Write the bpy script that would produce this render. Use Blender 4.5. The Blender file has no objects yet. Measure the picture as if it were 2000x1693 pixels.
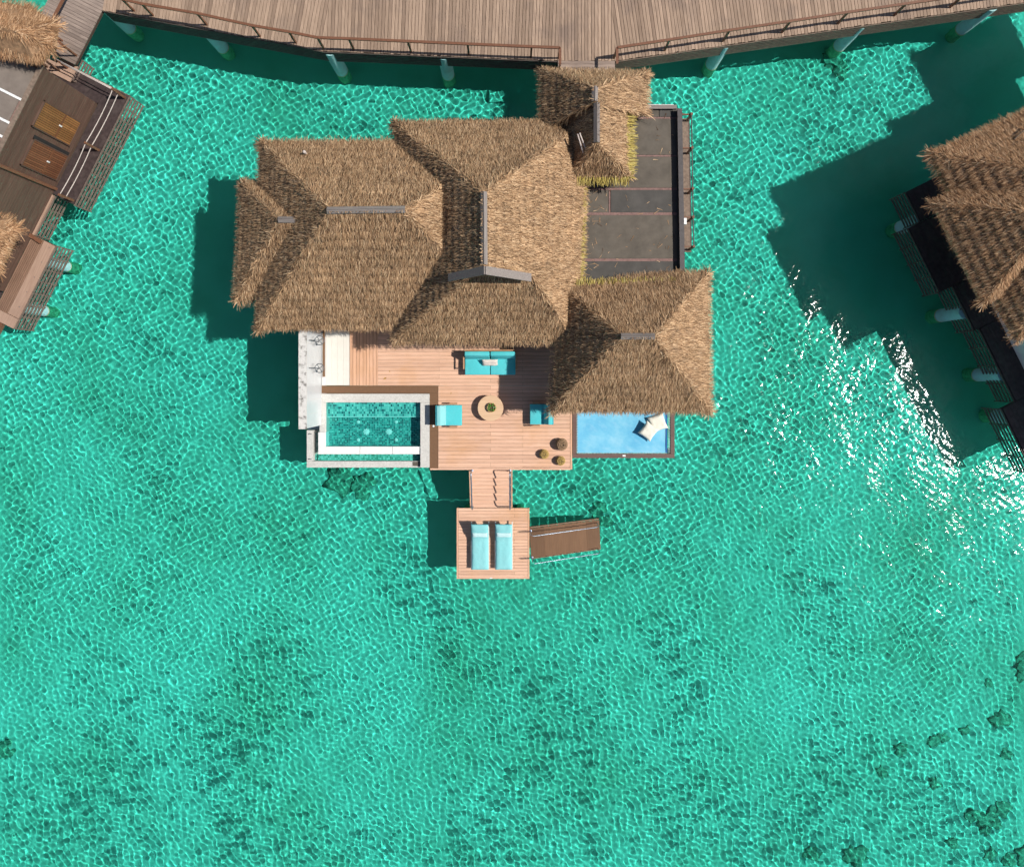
import bpy, bmesh, math, random
import numpy as np
from mathutils import Vector, Matrix, noise as mnoise
R = math.radians
random.seed(7)
rng = np.random.default_rng(11)
sc = bpy.context.scene
COL = sc.collection

# ------------------------------------------------------------------ camera
H, F, CX, CY = 34.0, 1400.0, 1005.0, 745.0      # drone height over the sea (m), focal length and nadir in photo pixels
cam_d = bpy.data.cameras.new('drone_camera')
cam = bpy.data.objects.new('drone_camera', cam_d)
COL.objects.link(cam)
cam.location = (0, 0, H)
cam_d.sensor_width = 36.0
cam_d.lens = 36.0 * F / 2000.0
cam_d.shift_x = (1000 - CX) / 2000.0
cam_d.shift_y = -(846.5 - CY) / 2000.0
cam_d.clip_end = 1000
sc.camera = cam

# ------------------------------------------------------------------ sky, sun, exposure
SUN_EL = 52
w = bpy.data.worlds.new('World'); sc.world = w; w.use_nodes = True
nt = w.node_tree
sky = nt.nodes.new('ShaderNodeTexSky'); sky.sky_type = 'NISHITA'; sky.sun_disc = False
sky.sun_elevation = R(SUN_EL); sky.sun_rotation = R(90)
nt.links.new(sky.outputs[0], nt.nodes['Background'].inputs[0])
nt.nodes['Background'].inputs[1].default_value = 0.072
sd = bpy.data.lights.new('sun', 'SUN'); sd.energy = 5.0; sd.angle = R(0.53); sd.color = (1.0, 0.955, 0.88)
sd.cycles.is_caustics_light = True               # the waves focus the sunlight on the sea bed
so = bpy.data.objects.new('sun', sd); COL.objects.link(so)
so.rotation_euler = (0, R(90 - SUN_EL), R(0)); so.location = (30, 0, 40)
sc.view_settings.view_transform = 'Standard'; sc.view_settings.look = 'None'
sc.view_settings.gamma = 1; sc.view_settings.exposure = 0.0; sc.view_settings.use_curve_mapping = False
cy = sc.cycles
cy.use_denoising = True; cy.caustics_refractive = True; cy.caustics_reflective = True
cy.use_light_tree = False; cy.max_bounces = 8; cy.diffuse_bounces = 3; cy.glossy_bounces = 2; cy.transmission_bounces = 5
cy.transparent_max_bounces = 6
cy.sample_clamp_indirect = 12; cy.use_adaptive_sampling = True; cy.adaptive_threshold = 0.02

# ------------------------------------------------------------------ helpers
def P(px, py, z):
    s = (H - z) / F
    return Vector(((px - CX) * s, -(py - CY) * s, z))

def tag(o, label=None, cat=None, group=None, kind=None):
    if label: o['label'] = label
    if cat: o['category'] = cat
    if group: o['group'] = group
    if kind: o['kind'] = kind
    return o

def empty(name, loc):
    o = bpy.data.objects.new(name, None); COL.objects.link(o); o.location = loc
    o.empty_display_size = .3
    return o

def adopt(o, parent):
    if parent is not None:
        o.parent = parent
        o.matrix_parent_inverse = world_of(parent).inverted()
    return o

def world_of(o):
    m = Matrix.LocRotScale(o.location, o.rotation_euler, o.scale)
    if o.parent is not None:
        m = world_of(o.parent) @ o.matrix_parent_inverse @ m
    return m

class MB:
    def __init__(s): s.v = []; s.f = []
    def add(s, vs, fs):
        n = len(s.v); s.v += [Vector(p) for p in vs]; s.f += [tuple(i + n for i in f) for f in fs]; return s
    def prism(s, poly, z0, z1):
        n = len(poly)
        vs = [(p[0], p[1], z0) for p in poly] + [(p[0], p[1], z1) for p in poly]
        fs = [tuple(range(n - 1, -1, -1)), tuple(range(n, 2 * n))] + [(i, (i + 1) % n, n + (i + 1) % n, n + i) for i in range(n)]
        return s.add(vs, fs)
    def box(s, x0, x1, y0, y1, z0, z1):
        return s.prism([(x0, y0), (x1, y0), (x1, y1), (x0, y1)], z0, z1)
    def beam(s, p, q, wd, ht, up=Vector((0, 0, 1))):
        p, q = Vector(p), Vector(q); d = (q - p).normalized()
        if abs(d.dot(up)) > .99: up = Vector((0, 1, 0))
        sx = d.cross(up).normalized() * wd / 2; u = sx.cross(d).normalized() * ht / 2
        vs = [p - sx - u, p + sx - u, p + sx + u, p - sx + u, q - sx - u, q + sx - u, q + sx + u, q - sx + u]
        return s.add(vs, [(3, 2, 1, 0), (4, 5, 6, 7), (0, 1, 5, 4), (1, 2, 6, 5), (2, 3, 7, 6), (3, 0, 4, 7)])
    def tube(s, pts, r, n=8, closed=False):
        pts = [Vector(p) for p in pts]; m = len(pts); rings = []
        rr = r if isinstance(r, (list, tuple)) else [r] * m
        pu = None
        for i, p in enumerate(pts):
            a = pts[(i - 1) % m] if (closed or i > 0) else p
            b = pts[(i + 1) % m] if (closed or i < m - 1) else p
            d = (b - a).normalized()
            if pu is None:
                pu = Vector((0, 0, 1)) if abs(d.z) < .9 else Vector((1, 0, 0))
            x = d.cross(pu).normalized(); u = x.cross(d).normalized(); pu = u
            rings.append([p + (x * math.cos(t) + u * math.sin(t)) * rr[i] for t in (2 * math.pi * k / n for k in range(n))])
        vs = [v for ring in rings for v in ring]; fs = []
        for i in range(m if closed else m - 1):
            j = (i + 1) % m
            fs += [(i * n + k, i * n + (k + 1) % n, j * n + (k + 1) % n, j * n + k) for k in range(n)]
        if not closed:
            fs += [tuple(range(n - 1, -1, -1)), tuple(range((m - 1) * n, m * n))]
        return s.add(vs, fs)
    def lathe(s, c, prof, n=24):
        c = Vector(c); vs = []; fs = []; m = len(prof)
        for r, z in prof:
            vs += [c + Vector((r * math.cos(2 * math.pi * k / n), r * math.sin(2 * math.pi * k / n), z)) for k in range(n)]
        for i in range(m - 1):
            fs += [(i * n + k, i * n + (k + 1) % n, (i + 1) * n + (k + 1) % n, (i + 1) * n + k) for k in range(n)]
        fs += [tuple(range(n - 1, -1, -1)), tuple(range((m - 1) * n, m * n))]
        return s.add(vs, fs)
    def build(s, name, mat, parent=None, smooth=False, bevel=0, seg=2):
        me = bpy.data.meshes.new(name); me.from_pydata([tuple(v) for v in s.v], [], s.f); me.update()
        bm = bmesh.new(); bm.from_mesh(me)
        bmesh.ops.recalc_face_normals(bm, faces=bm.faces)
        if bevel:
            bmesh.ops.bevel(bm, geom=[e for e in bm.edges if e.calc_face_angle(0) > .5], offset=bevel, segments=seg, affect='EDGES', profile=.5)
        bm.to_mesh(me); bm.free()
        if smooth:
            me.polygons.foreach_set('use_smooth', [True] * len(me.polygons))
            if smooth == 'auto':
                try: me.set_sharp_from_angle(angle=R(40))
                except Exception: pass
        me.materials.append(mat)
        o = bpy.data.objects.new(name, me); COL.objects.link(o)
        return adopt(o, parent)

def raw_mesh(name, v, f, mat, parent=None, smooth=False):
    v = np.asarray(v, dtype=np.float32); f = np.asarray(f, dtype=np.int32); k = f.shape[1]
    me = bpy.data.meshes.new(name)
    me.vertices.add(len(v)); me.vertices.foreach_set('co', v.ravel())
    me.loops.add(f.size); me.loops.foreach_set('vertex_index', f.ravel())
    me.polygons.add(len(f)); me.polygons.foreach_set('loop_start', np.arange(0, f.size, k, dtype=np.int32))
    if smooth: me.polygons.foreach_set('use_smooth', np.ones(len(f), dtype=bool))
    me.update(); me.validate()
    me.materials.append(mat)
    o = bpy.data.objects.new(name, me); COL.objects.link(o)
    return adopt(o, parent)

def clip_poly(poly, pt, nrm):
    """keep the part of a convex 2-D polygon with (p-pt).nrm >= 0"""
    out = []
    for i in range(len(poly)):
        a, b = poly[i], poly[(i + 1) % len(poly)]
        da = (a[0] - pt[0]) * nrm[0] + (a[1] - pt[1]) * nrm[1]; db = (b[0] - pt[0]) * nrm[0] + (b[1] - pt[1]) * nrm[1]
        if da >= 0: out.append(a)
        if da * db < 0:
            t = da / (da - db); out.append((a[0] + (b[0] - a[0]) * t, a[1] + (b[1] - a[1]) * t))
    return out

# ------------------------------------------------------------------ materials
def newmat(name):
    m = bpy.data.materials.new(name); m.use_nodes = True
    t = m.node_tree; b = t.nodes['Principled BSDF']
    return m, t, b

def N(t, kind, **kw):
    n = t.nodes.new(kind)
    for k, v in kw.items():
        if k.startswith('i_'):
            n.inputs[k[2:].replace('_', ' ')].default_value = v
        else: setattr(n, k, v)
    return n

def ramp(t, src, stops):
    r = t.nodes.new('ShaderNodeValToRGB'); el = r.color_ramp.elements
    while len(el) < len(stops): el.new(.5)
    for e, (p, c) in zip(el, stops):
        e.position = p; e.color = (*c, 1) if len(c) == 3 else c
    t.links.new(src, r.inputs[0]); return r.outputs[0]

def mixc(t, fac, a, b, mode='MIX'):
    n = t.nodes.new('ShaderNodeMix'); n.data_type = 'RGBA'; n.blend_type = mode
    for s, i in ((fac, 0), (a, 6), (b, 7)):
        if hasattr(s, 'links'): t.links.new(s, n.inputs[i])
        elif isinstance(s, tuple): n.inputs[i].default_value = (*s, 1) if len(s) == 3 else s
        else: n.inputs[i].default_value = s
    return n.outputs[2]

def noise_at(t, scale=(1, 1, 1), rot=0, nscale=1, detail=4, rough=.55, coord='Position'):
    if coord == 'Position':
        g = t.nodes.new('ShaderNodeNewGeometry').outputs['Position']
    else:
        g = t.nodes.new('ShaderNodeTexCoord').outputs[coord]
    if rot:
        mr = t.nodes.new('ShaderNodeMapping'); mr.inputs['Rotation'].default_value = (0, 0, rot); t.links.new(g, mr.inputs[0]); g = mr.outputs[0]
    mp = t.nodes.new('ShaderNodeMapping'); mp.inputs['Scale'].default_value = scale; t.links.new(g, mp.inputs[0])
    n = t.nodes.new('ShaderNodeTexNoise'); n.inputs['Scale'].default_value = nscale; n.inputs['Detail'].default_value = detail; n.inputs['Roughness'].default_value = rough
    t.links.new(mp.outputs[0], n.inputs['Vector'])
    return n.outputs[0]

def bump(t, b, h, strength=.3, dist=.02):
    n = t.nodes.new('ShaderNodeBump'); n.inputs['Strength'].default_value = strength; n.inputs['Distance'].default_value = dist
    t.links.new(h, n.inputs['Height']); t.links.new(n.outputs[0], b.inputs['Normal'])

def wood(name, c1, c2, rot=0, rough=.7, var=.25, stain=None, stain_amt=.5):
    """grain runs along x after turning by rot; every board has its own tone"""
    m, t, b = newmat(name)
    g = noise_at(t, (1.6, 34, 34), rot, 1, 4)
    col = ramp(t, g, [(.3, c1), (.7, c2)])
    oi = t.nodes.new('ShaderNodeObjectInfo').outputs['Random']
    lo, hi = 1 - var, 1 + var * .6
    tone = ramp(t, oi, [(0, (lo, lo * .98, lo * .97)), (.5, (1, 1, 1)), (1, (hi, hi, hi))])
    col = mixc(t, 1.0, col, tone, 'MULTIPLY')
    blot = noise_at(t, (.55, .55, .55), 0, 1, 5, .6)
    k = stain or tuple(x * .7 for x in c1)
    f = ramp(t, blot, [(.52, (0, 0, 0)), (.72, (stain_amt,) * 3)])
    col = mixc(t, f, col, k)
    t.links.new(col, b.inputs['Base Color']); b.inputs['Roughness'].default_value = rough
    b.inputs['Specular IOR Level'].default_value = .3
    bump(t, b, g, .25, .006)
    return m

def plain(name, c, rough=.6, metal=0, nscale=6, var=.12, bstr=.1, spec=.4, dirt=None, dirt_amt=.0, dscale=1.5, coord='Position'):
    m, t, b = newmat(name)
    g = noise_at(t, (1, 1, 1), 0, nscale, 5, .6, coord)
    col = ramp(t, g, [(.3, tuple(x * (1 - var) for x in c)), (.7, tuple(min(1, x * (1 + var)) for x in c))])
    if dirt:
        d = noise_at(t, (1, 1, 1), 0, dscale, 6, .65, coord)
        col = mixc(t, ramp(t, d, [(.5, (0, 0, 0)), (.66, (dirt_amt,) * 3)]), col, dirt)
    t.links.new(col, b.inputs['Base Color']); b.inputs['Roughness'].default_value = rough; b.inputs['Metallic'].default_value = metal
    b.inputs['Specular IOR Level'].default_value = spec
    if bstr: bump(t, b, g, bstr, .02)
    return m

def straw_mat(name, stops, patch=.35, rough=.75):
    m, t, b = newmat(name)
    isl = t.nodes.new('ShaderNodeNewGeometry').outputs['Random Per Island']
    col = ramp(t, isl, stops)
    big = noise_at(t, (1, 1, 1), 0, .9, 5, .65)
    col = mixc(t, ramp(t, noise_at(t, (1, 1, 1), 0, 1.7, 6, .7), [(.5, (0, 0, 0)), (.75, (.22,) * 3)]), col, (.27, .225, .18))   # silvered by weather
    sh = ramp(t, big, [(.3, (1 - patch,) * 3), (.7, (1.0, 1.0, 1.0))])
    col = mixc(t, 1.0, col, sh, 'MULTIPLY')
    t.links.new(col, b.inputs['Base Color']); b.inputs['Roughness'].default_value = rough; b.inputs['Specular IOR Level'].default_value = .25
    return m

M = {}
M['straw'] = straw_mat('straw', [(0, (.10, .053, .027)), (.28, (.28, .162, .084)), (.6, (.53, .325, .175)), (.87, (.71, .465, .265)), (1, (.85, .61, .38))])
M['straw_red'] = straw_mat('straw_red', [(0, (.14, .065, .03)), (.28, (.32, .165, .08)), (.6, (.53, .30, .155)), (.87, (.69, .43, .24)), (1, (.84, .58, .37))])
M['straw_yellow'] = straw_mat('straw_yellow', [(0, (.16, .11, .025)), (.4, (.38, .29, .07)), (.8, (.58, .46, .13)), (1, (.66, .56, .24))], .2)
M['thatch'] = plain('thatch_base', (.26, .155, .085), .9, 0, 8, .4, .6)
M['ridge'] = wood('ridge_timber', (.17, .145, .135), (.27, .235, .215), 0, .7, .2)
M['ridge_y'] = wood('ridge_timber_y', (.17, .145, .135), (.27, .235, .215), R(90), .7, .2)
M['deck'] = wood('deck_boards', (.59, .35, .235), (.73, .465, .33), 0, .55, .12, (.58, .30, .13), .45)
M['deck_y'] = wood('deck_boards_y', (.54, .305, .19), (.67, .405, .27), R(90), .55, .14, (.52, .27, .12), .4)
M['deck_gap'] = plain('deck_joists', (.06, .035, .025), .9)
M['brown_band'] = plain('brown_composite', (.165, .085, .042), .6, 0, 10, .1, .05)
M['walk'] = wood('boardwalk_boards', (.26, .18, .128), (.41, .292, .215), R(84), .8, .28, (.17, .125, .105), .6)
M['walk_x'] = wood('boardwalk_boards_x', (.22, .16, .13), (.36, .275, .225), 0, .8, .28, (.16, .12, .10), .6)
M['rail_wood'] = plain('rail_wood', (.17, .075, .042), .5, 0, 12, .2, .1)
M['slat_dark'] = plain('sunlit_slats', (.20, .145, .11), .85, 0, 8, .3, .2)
M['slat_black'] = plain('dark_slats', (.10, .075, .065), .8, 0, 8, .25, .2)
M['pile'] = plain('pile_plaster_bounce', (.33, .58, .60), .8, 0, 5, .08, .15, dirt=(.30, .46, .42), dirt_amt=.5)  # turquoise light bounced off the water is put into the base colour
M['pile_algae'] = plain('pile_algae', (.34, .40, .24), .95, 0, 7, .35, .5)
M['flat_roof'] = plain('roof_felt', (.105, .088, .07), .8, 0, 2.2, .22, .1, dirt=(.15, .13, .108), dirt_amt=.35, dscale=.9)
M['flat_roof_dark'] = plain('roof_felt_dark', (.07, .064, .058), .8, 0, 2.2, .22, .1, dirt=(.11, .10, .09), dirt_amt=.35, dscale=1.2)
M['joint'] = plain('roof_joint', (.21, .125, .11), .8, 0, 9, .25, .1)
M['parapet'] = plain('parapet_board', (.075, .065, .065), .6, 0, 8, .2, .1)
M['concrete'] = plain('pool_coping', (.55, .535, .50), .75, 0, 14, .14, .15, dirt=(.40, .385, .36), dirt_amt=.5, dscale=3)
M['white_stone'] = plain('white_stone', (.74, .74, .72), .45, 0, 9, .06, .05)
M['stained_stone'] = plain('stained_stone', (.62, .60, .57), .85, 0, 10, .12, .2, dirt=(.10, .09, .08), dirt_amt=.95, dscale=5)
M['plaster'] = plain('white_plaster', (.70, .69, .67), .8, 0, 4, .05, .1)
M['brown_wall'] = wood('brown_cladding', (.085, .05, .037), (.135, .082, .06), R(-63), .6, .15, (.09, .055, .042), .4)
M['louvre'] = wood('louvre_wood', (.22, .10, .035), (.36, .17, .06), R(-63), .45, .3)
M['louvre_dark'] = wood('louvre_wood_dark', (.15, .06, .03), (.23, .095, .045), R(-63), .5, .3)
M['dark_deck'] = plain('dark_deck', (.05, .034, .033), .55, 0, 6, .3, .1, dirt=(.085, .065, .06), dirt_amt=.5)
M['rope'] = plain('rope', (.52, .45, .41), .8, 0, 30, .1, 0)
def fabric(name, c, crease=.5):
    m, t, b = newmat(name)
    wv = noise_at(t, (1, 1, 1), 0, 70, 2, .5); wr = noise_at(t, (1, 1, 1), 0, 3.2, 4, .55)
    fade = noise_at(t, (1, 1, 1), 0, 1.4, 4, .6)
    col = ramp(t, wv, [(.3, tuple(x * .93 for x in c)), (.7, tuple(min(1, x * 1.05) for x in c))])
    col = mixc(t, ramp(t, fade, [(.45, (0, 0, 0)), (.75, (.3,) * 3)]), col, tuple(min(1, x * .8 + .15) for x in c))
    t.links.new(col, b.inputs['Base Color']); b.inputs['Roughness'].default_value = .9; b.inputs['Specular IOR Level'].default_value = .15
    bump(t, b, wr, crease, .06)
    return m
M['teal'] = fabric('teal_fabric', (.085, .52, .56))
M['teal_light'] = fabric('pale_teal_fabric', (.24, .58, .60), .7)
M['teal_pale'] = fabric('white_teal_fabric', (.52, .74, .75), .6)
M['step_wood'] = wood('step_boards', (.15, .08, .042), (.20, .11, .06), R(90), .6, .22)
M['teal_side'] = plain('teal_backing', (.05, .38, .45), .9, 0, 60, .06, .1, .2, coord='Object')
M['cream'] = fabric('cream_fabric', (.74, .71, .62), .6)
M['shell'] = plain('shell_fabric', (.70, .62, .56), .9, 0, 30, .15, .4, .2, coord='Object')
M['teak'] = wood('teak', (.40, .22, .12), (.52, .31, .18), 0, .5, .1)
M['table'] = wood('table_wood', (.55, .36, .22), (.68, .47, .30), 0, .5, .1)
M['steel'] = plain('steel', (.36, .42, .52), .42, 1, 20, .05, 0)
M['dark_steel'] = plain('dark_steel', (.16, .18, .20), .4, .8, 20, .05, 0)
M['alu'] = plain('white_frame', (.68, .68, .66), .4, 0, 10, .05, 0)
M['wicker'] = plain('wicker', (.46, .31, .10), .7, 0, 22, .5, .5, coord='Object')
M['wicker_brown'] = plain('wicker_brown', (.30, .19, .11), .75, 0, 22, .45, .5, coord='Object')
M['bowl'] = plain('bowl', (.10, .06, .03), .4, 0, 10, .2, .1)
M['leaf'] = plain('leaf', (.08, .20, .025), .5, 0, 25, .4, .1)
M['dry_leaf'] = plain('dry_leaf', (.36, .20, .03), .7, 0, 25, .4, .1)
M['net_frame'] = wood('net_frame', (.11, .065, .055), (.16, .10, .085), 0, .6, .1)
M['navy'] = plain('navy_edge', (.02, .10, .32), .8, 0, 20, .1, .1)
M['white'] = plain('white_paint', (.78, .78, .76), .5, 0, 10, .04, 0)
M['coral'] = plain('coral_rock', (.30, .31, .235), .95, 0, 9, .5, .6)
M['felt_tan'] = plain('tan_roof_felt', (.20, .165, .14), .8, 0, 2.5, .12, .1, dirt=(.15, .12, .10), dirt_amt=.5)
M['slat_grey'] = plain('grey_slats', (.16, .115, .095), .85, 0, 8, .3, .2)
M['deck_brown'] = wood('brown_deck_slats', (.19, .11, .075), (.28, .17, .115), R(-63), .7, .2)
M['bench'] = wood('bench_boards', (.33, .21, .155), (.44, .30, .225), R(-63), .7, .12)
M['walk_l'] = wood('bridge_boards', (.20, .15, .125), (.34, .27, .23), R(27), .8, .3, (.15, .115, .10), .6)
M['void'] = plain('recess_shade', (.02, .018, .018), .9)  # near-black colour carries the shade of hollows and gaps

def mat_mosaic(name, stops, scale, squash=1.0):
    m, t, b = newmat(name)
    g = t.nodes.new('ShaderNodeNewGeometry').outputs['Position']
    mp = N(t, 'ShaderNodeMapping'); mp.inputs['Scale'].default_value = (scale, scale * squash, scale); t.links.new(g, mp.inputs[0])
    v = N(t, 'ShaderNodeTexVoronoi', distance='CHEBYCHEV'); v.inputs['Scale'].default_value = 1; v.inputs['Randomness'].default_value = .12
    t.links.new(mp.outputs[0], v.inputs['Vector'])
    sep = N(t, 'ShaderNodeSeparateColor'); t.links.new(v.outputs['Color'], sep.inputs[0])
    col = ramp(t, sep.outputs[0], stops)
    gr = ramp(t, v.outputs['Distance'], [(.40, (0, 0, 0)), (.47, (1, 1, 1))])
    col = mixc(t, gr, col, (.30, .46, .44))
    t.links.new(col, b.inputs['Base Color']); b.inputs['Roughness'].default_value = .25
    return m
M['mosaic'] = mat_mosaic('pool_mosaic', [(0, (.01, .07, .08)), (.35, (.02, .22, .21)), (.7, (.05, .36, .32)), (1, (.2, .52, .46))], 13)
M['mosaic_light'] = mat_mosaic('pool_bench_mosaic', [(0, (.01, .06, .08)), (.3, (.07, .30, .29)), (.6, (.26, .55, .50)), (1, (.46, .70, .64))], 13, .7)
M['mosaic_green'] = mat_mosaic('gutter_mosaic', [(0, (.06, .22, .14)), (.4, (.22, .46, .36)), (.8, (.44, .64, .55)), (1, (.60, .74, .66))], 13)

def mat_tile(name, c):
    m, t, b = newmat(name)
    g = t.nodes.new('ShaderNodeNewGeometry').outputs['Position']
    col = ramp(t, noise_at(t, (1, 1, 1), 0, 3, 4), [(.3, tuple(x * .94 for x in c)), (.7, c)])
    t.links.new(col, b.inputs['Base Color']); b.inputs['Roughness'].default_value = .3
    return m
M['tile'] = mat_tile('white_tile', (.60, .625, .645))
M['beige_tile'] = mat_tile('beige_tile', (.70, .665, .60))

def mat_net():
    m, t, b = newmat('blue_net')
    big = noise_at(t, (1, 1, 1), .3, .9, 6, .7)
    mid = noise_at(t, (1, 1.6, 1), .5, 2.2, 5, .6)
    col = ramp(t, big, [(.35, (.11, .42, .65)), (.5, (.16, .49, .69)), (.66, (.25, .56, .73))])
    col = mixc(t, ramp(t, mid, [(.5, (0, 0, 0)), (.72, (.3,) * 3)]), col, (.42, .66, .78))
    t.links.new(col, b.inputs['Base Color']); b.inputs['Roughness'].default_value = .8
    bump(t, b, noise_at(t, (40, 40, 1), 0, 1, 1), .3, .01)
    return m
M['net'] = mat_net()

def mat_water():
    m = bpy.data.materials.new('sea_water'); m.use_nodes = True; t = m.node_tree; t.nodes.clear()
    out = N(t, 'ShaderNodeOutputMaterial'); g = N(t, 'ShaderNodeBsdfRefraction'); g.inputs['IOR'].default_value = 1.33; g.inputs['Roughness'].default_value = 0
    g.inputs['Color'].default_value = (.22, .77, .72, 1)          # shallow lagoon water swallows red light
    gl = N(t, 'ShaderNodeBsdfGlossy'); gl.inputs['Roughness'].default_value = .075
    cap = noise_at(t, (1, 1, 1), 0, 12, 2, .5)                    # capillary ripples, too small for the mesh
    cb = N(t, 'ShaderNodeBump'); cb.inputs['Strength'].default_value = 1; cb.inputs['Distance'].default_value = .0078
    t.links.new(cap, cb.inputs['Height']); t.links.new(cb.outputs[0], gl.inputs['Normal'])
    fr = N(t, 'ShaderNodeFresnel'); fr.inputs[0].default_value = 1.33
    mx = N(t, 'ShaderNodeMixShader')
    t.links.new(fr.outputs[0], mx.inputs[0]); t.links.new(g.outputs[0], mx.inputs[1]); t.links.new(gl.outputs[0], mx.inputs[2])
    t.links.new(mx.outputs[0], out.inputs[0])
    return m
M['sea'] = mat_water()

def mat_pool_water():
    m = bpy.data.materials.new('pool_water'); m.use_nodes = True; t = m.node_tree; t.nodes.clear()
    out = N(t, 'ShaderNodeOutputMaterial'); g = N(t, 'ShaderNodeBsdfTransparent'); g.inputs['Color'].default_value = (.44, .88, .86, 1)
    gl = N(t, 'ShaderNodeBsdfGlossy'); gl.inputs['Roughness'].default_value = .02
    fr = N(t, 'ShaderNodeFresnel'); fr.inputs[0].default_value = 1.33
    mx = N(t, 'ShaderNodeMixShader')
    nz = noise_at(t, (1, 1, 1), 0, 3, 3)
    bp = N(t, 'ShaderNodeBump'); bp.inputs['Strength'].default_value = .25; bp.inputs['Distance'].default_value = .03
    t.links.new(nz, bp.inputs['Height']); t.links.new(bp.outputs[0], gl.inputs['Normal'])
    t.links.new(fr.outputs[0], mx.inputs[0]); t.links.new(g.outputs[0], mx.inputs[1]); t.links.new(gl.outputs[0], mx.inputs[2])
    t.links.new(mx.outputs[0], out.inputs[0])
    return m
M['pool_water'] = mat_pool_water()

def mat_glass():
    m, t, b = newmat('window_glass'); b.inputs['Base Color'].default_value = (.05, .07, .08, 1); b.inputs['Roughness'].default_value = .05
    return m
M['glass'] = mat_glass()

def mat_sand():
    m, t, b = newmat('lagoon_sand')
    big = noise_at(t, (1, 1, 1), 0, .16, 5, .6)
    col = ramp(t, big, [(.3, (.40, .41, .32)), (.5, (.51, .515, .45)), (.7, (.58, .585, .54))])
    weed = noise_at(t, (1, 1, 1), 0, .42, 7, .72)
    col = mixc(t, ramp(t, weed, [(.64, (0, 0, 0)), (.82, (.45,) * 3)]), col, (.20, .23, .14))
    fine = noise_at(t, (1, 1, 1), 0, 5, 5, .7)
    col = mixc(t, ramp(t, fine, [(.62, (0, 0, 0)), (.85, (.22,) * 3)]), col, (.28, .29, .20))
    t.links.new(col, b.inputs['Base Color']); b.inputs['Roughness'].default_value = 1; b.inputs['Specular IOR Level'].default_value = 0
    return m
M['sand'] = mat_sand()

# ------------------------------------------------------------------ sea bed and sea
WL, BED = -.6, -1.7                             # sea level and sea bed, below the datum of the decks
def PB(px, py):                                    # a point on the sea bed, seen through the refracting water
    v = P(px, py, WL + (BED - WL) / 1.33); v.z = BED; return v

def receiver(o): o.cycles.is_caustics_receiver = True; return o

bed = MB().add([(-160, -160, BED), (160, -160, BED), (160, 160, BED), (-160, 160, BED)], [(0, 1, 2, 3)]).build('seabed', M['sand'])
receiver(tag(bed, 'pale sandy lagoon bed under clear water', kind='structure'))

def sea():
    x0, x1, y0, y1, res = -25.0, 25.7, -24.2, 18.8, .042
    nx, ny = int((x1 - x0) / res), int((y1 - y0) / res)
    xs = np.linspace(x0, x1, nx); ys = np.linspace(y0, y1, ny)
    gx, gy = np.meshgrid(xs, ys); z = np.zeros_like(gx)
    # calmer, rounder ripples near the huts; finer, wind-combed ones towards open water (south)
    def low(n, l0, l1):
        o = np.zeros_like(gx)
        for i in range(n):
            lam = rng.uniform(l0, l1); th = rng.uniform(0, 6.28); o += np.sin(2 * math.pi / lam * (gx * math.cos(th) + gy * math.sin(th)) + rng.uniform(0, 6.28))
        return o / math.sqrt(n / 2)
    mix = np.clip((-gy - 3) / 16 + .28 * low(8, 6, 17), 0, 1)
    gust = np.clip(1.0 + .10 * low(10, 4, 13), .8, 1.2)      # patches of livelier and calmer water
    za = np.zeros_like(gx); zb = np.zeros_like(gx)
    for i in range(34):
        lam = rng.uniform(.18, .42); k = 2 * math.pi / lam; th = rng.uniform(0, 2 * math.pi)
        a = .00094 * (lam / .3) ** 1.55
        za += a * np.sin(k * (gx * math.cos(th) + gy * math.sin(th)) + rng.uniform(0, 6.28))
    for i in range(34):
        lam = rng.uniform(.175, .38); k = 2 * math.pi / lam; th = R(38) + rng.normal(0, .75) + (math.pi if rng.random() < .4 else 0)
        a = .00101 * (lam / .3) ** 1.55
        zb += a * np.sin(k * (gx * math.cos(th) + gy * math.sin(th)) + rng.uniform(0, 6.28))
    for i in range(6):
        lam = rng.uniform(1.6, 4); k = 2 * math.pi / lam; th = R(30) + rng.normal(0, .5)
        z += .004 * (lam / 2) * np.sin(k * (gx * math.cos(th) + gy * math.sin(th)) + rng.uniform(0, 6.28))
    for i in range(12):                            # short chop that carries the sun glitter
        lam = rng.uniform(.7, 1.9); k = 2 * math.pi / lam; th = rng.uniform(0, 6.28)
        z += .011 / k * np.sin(k * (gx * math.cos(th) + gy * math.sin(th)) + rng.uniform(0, 6.28))
    z += (za * (1 - mix) + zb * mix) * gust
    edge = np.minimum(np.minimum(gx - x0, x1 - gx), np.minimum(gy - y0, y1 - gy))
    z = z * np.clip(edge / .5, 0, 1) + WL
    v = np.stack([gx, gy, z], -1).reshape(-1, 3)
    idx = np.arange(nx * ny).reshape(ny, nx)
    f = np.stack([idx[:-1, :-1], idx[:-1, 1:], idx[1:, 1:], idx[1:, :-1]], -1).reshape(-1, 4)
    o_n = len(v)                                   # open water around it, out to the horizon
    v = np.vstack([v, [(-160, -160, WL), (160, -160, WL), (160, 160, WL), (-160, 160, WL)]])
    c = [idx[0, 0], idx[0, -1], idx[-1, -1], idx[-1, 0]]
    f = np.vstack([f, [(o_n, o_n + 1, c[1], c[0]), (o_n + 1, o_n + 2, c[2], c[1]), (o_n + 2, o_n + 3, c[3], c[2]), (o_n + 3, o_n, c[0], c[3])]])
    o = raw_mesh('sea_water', v, f, M['sea'], None, True)
    o.cycles.is_caustics_caster = True
    tag(o, 'clear turquoise lagoon water with rippled glittering surface', kind='structure')
sea()

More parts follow.
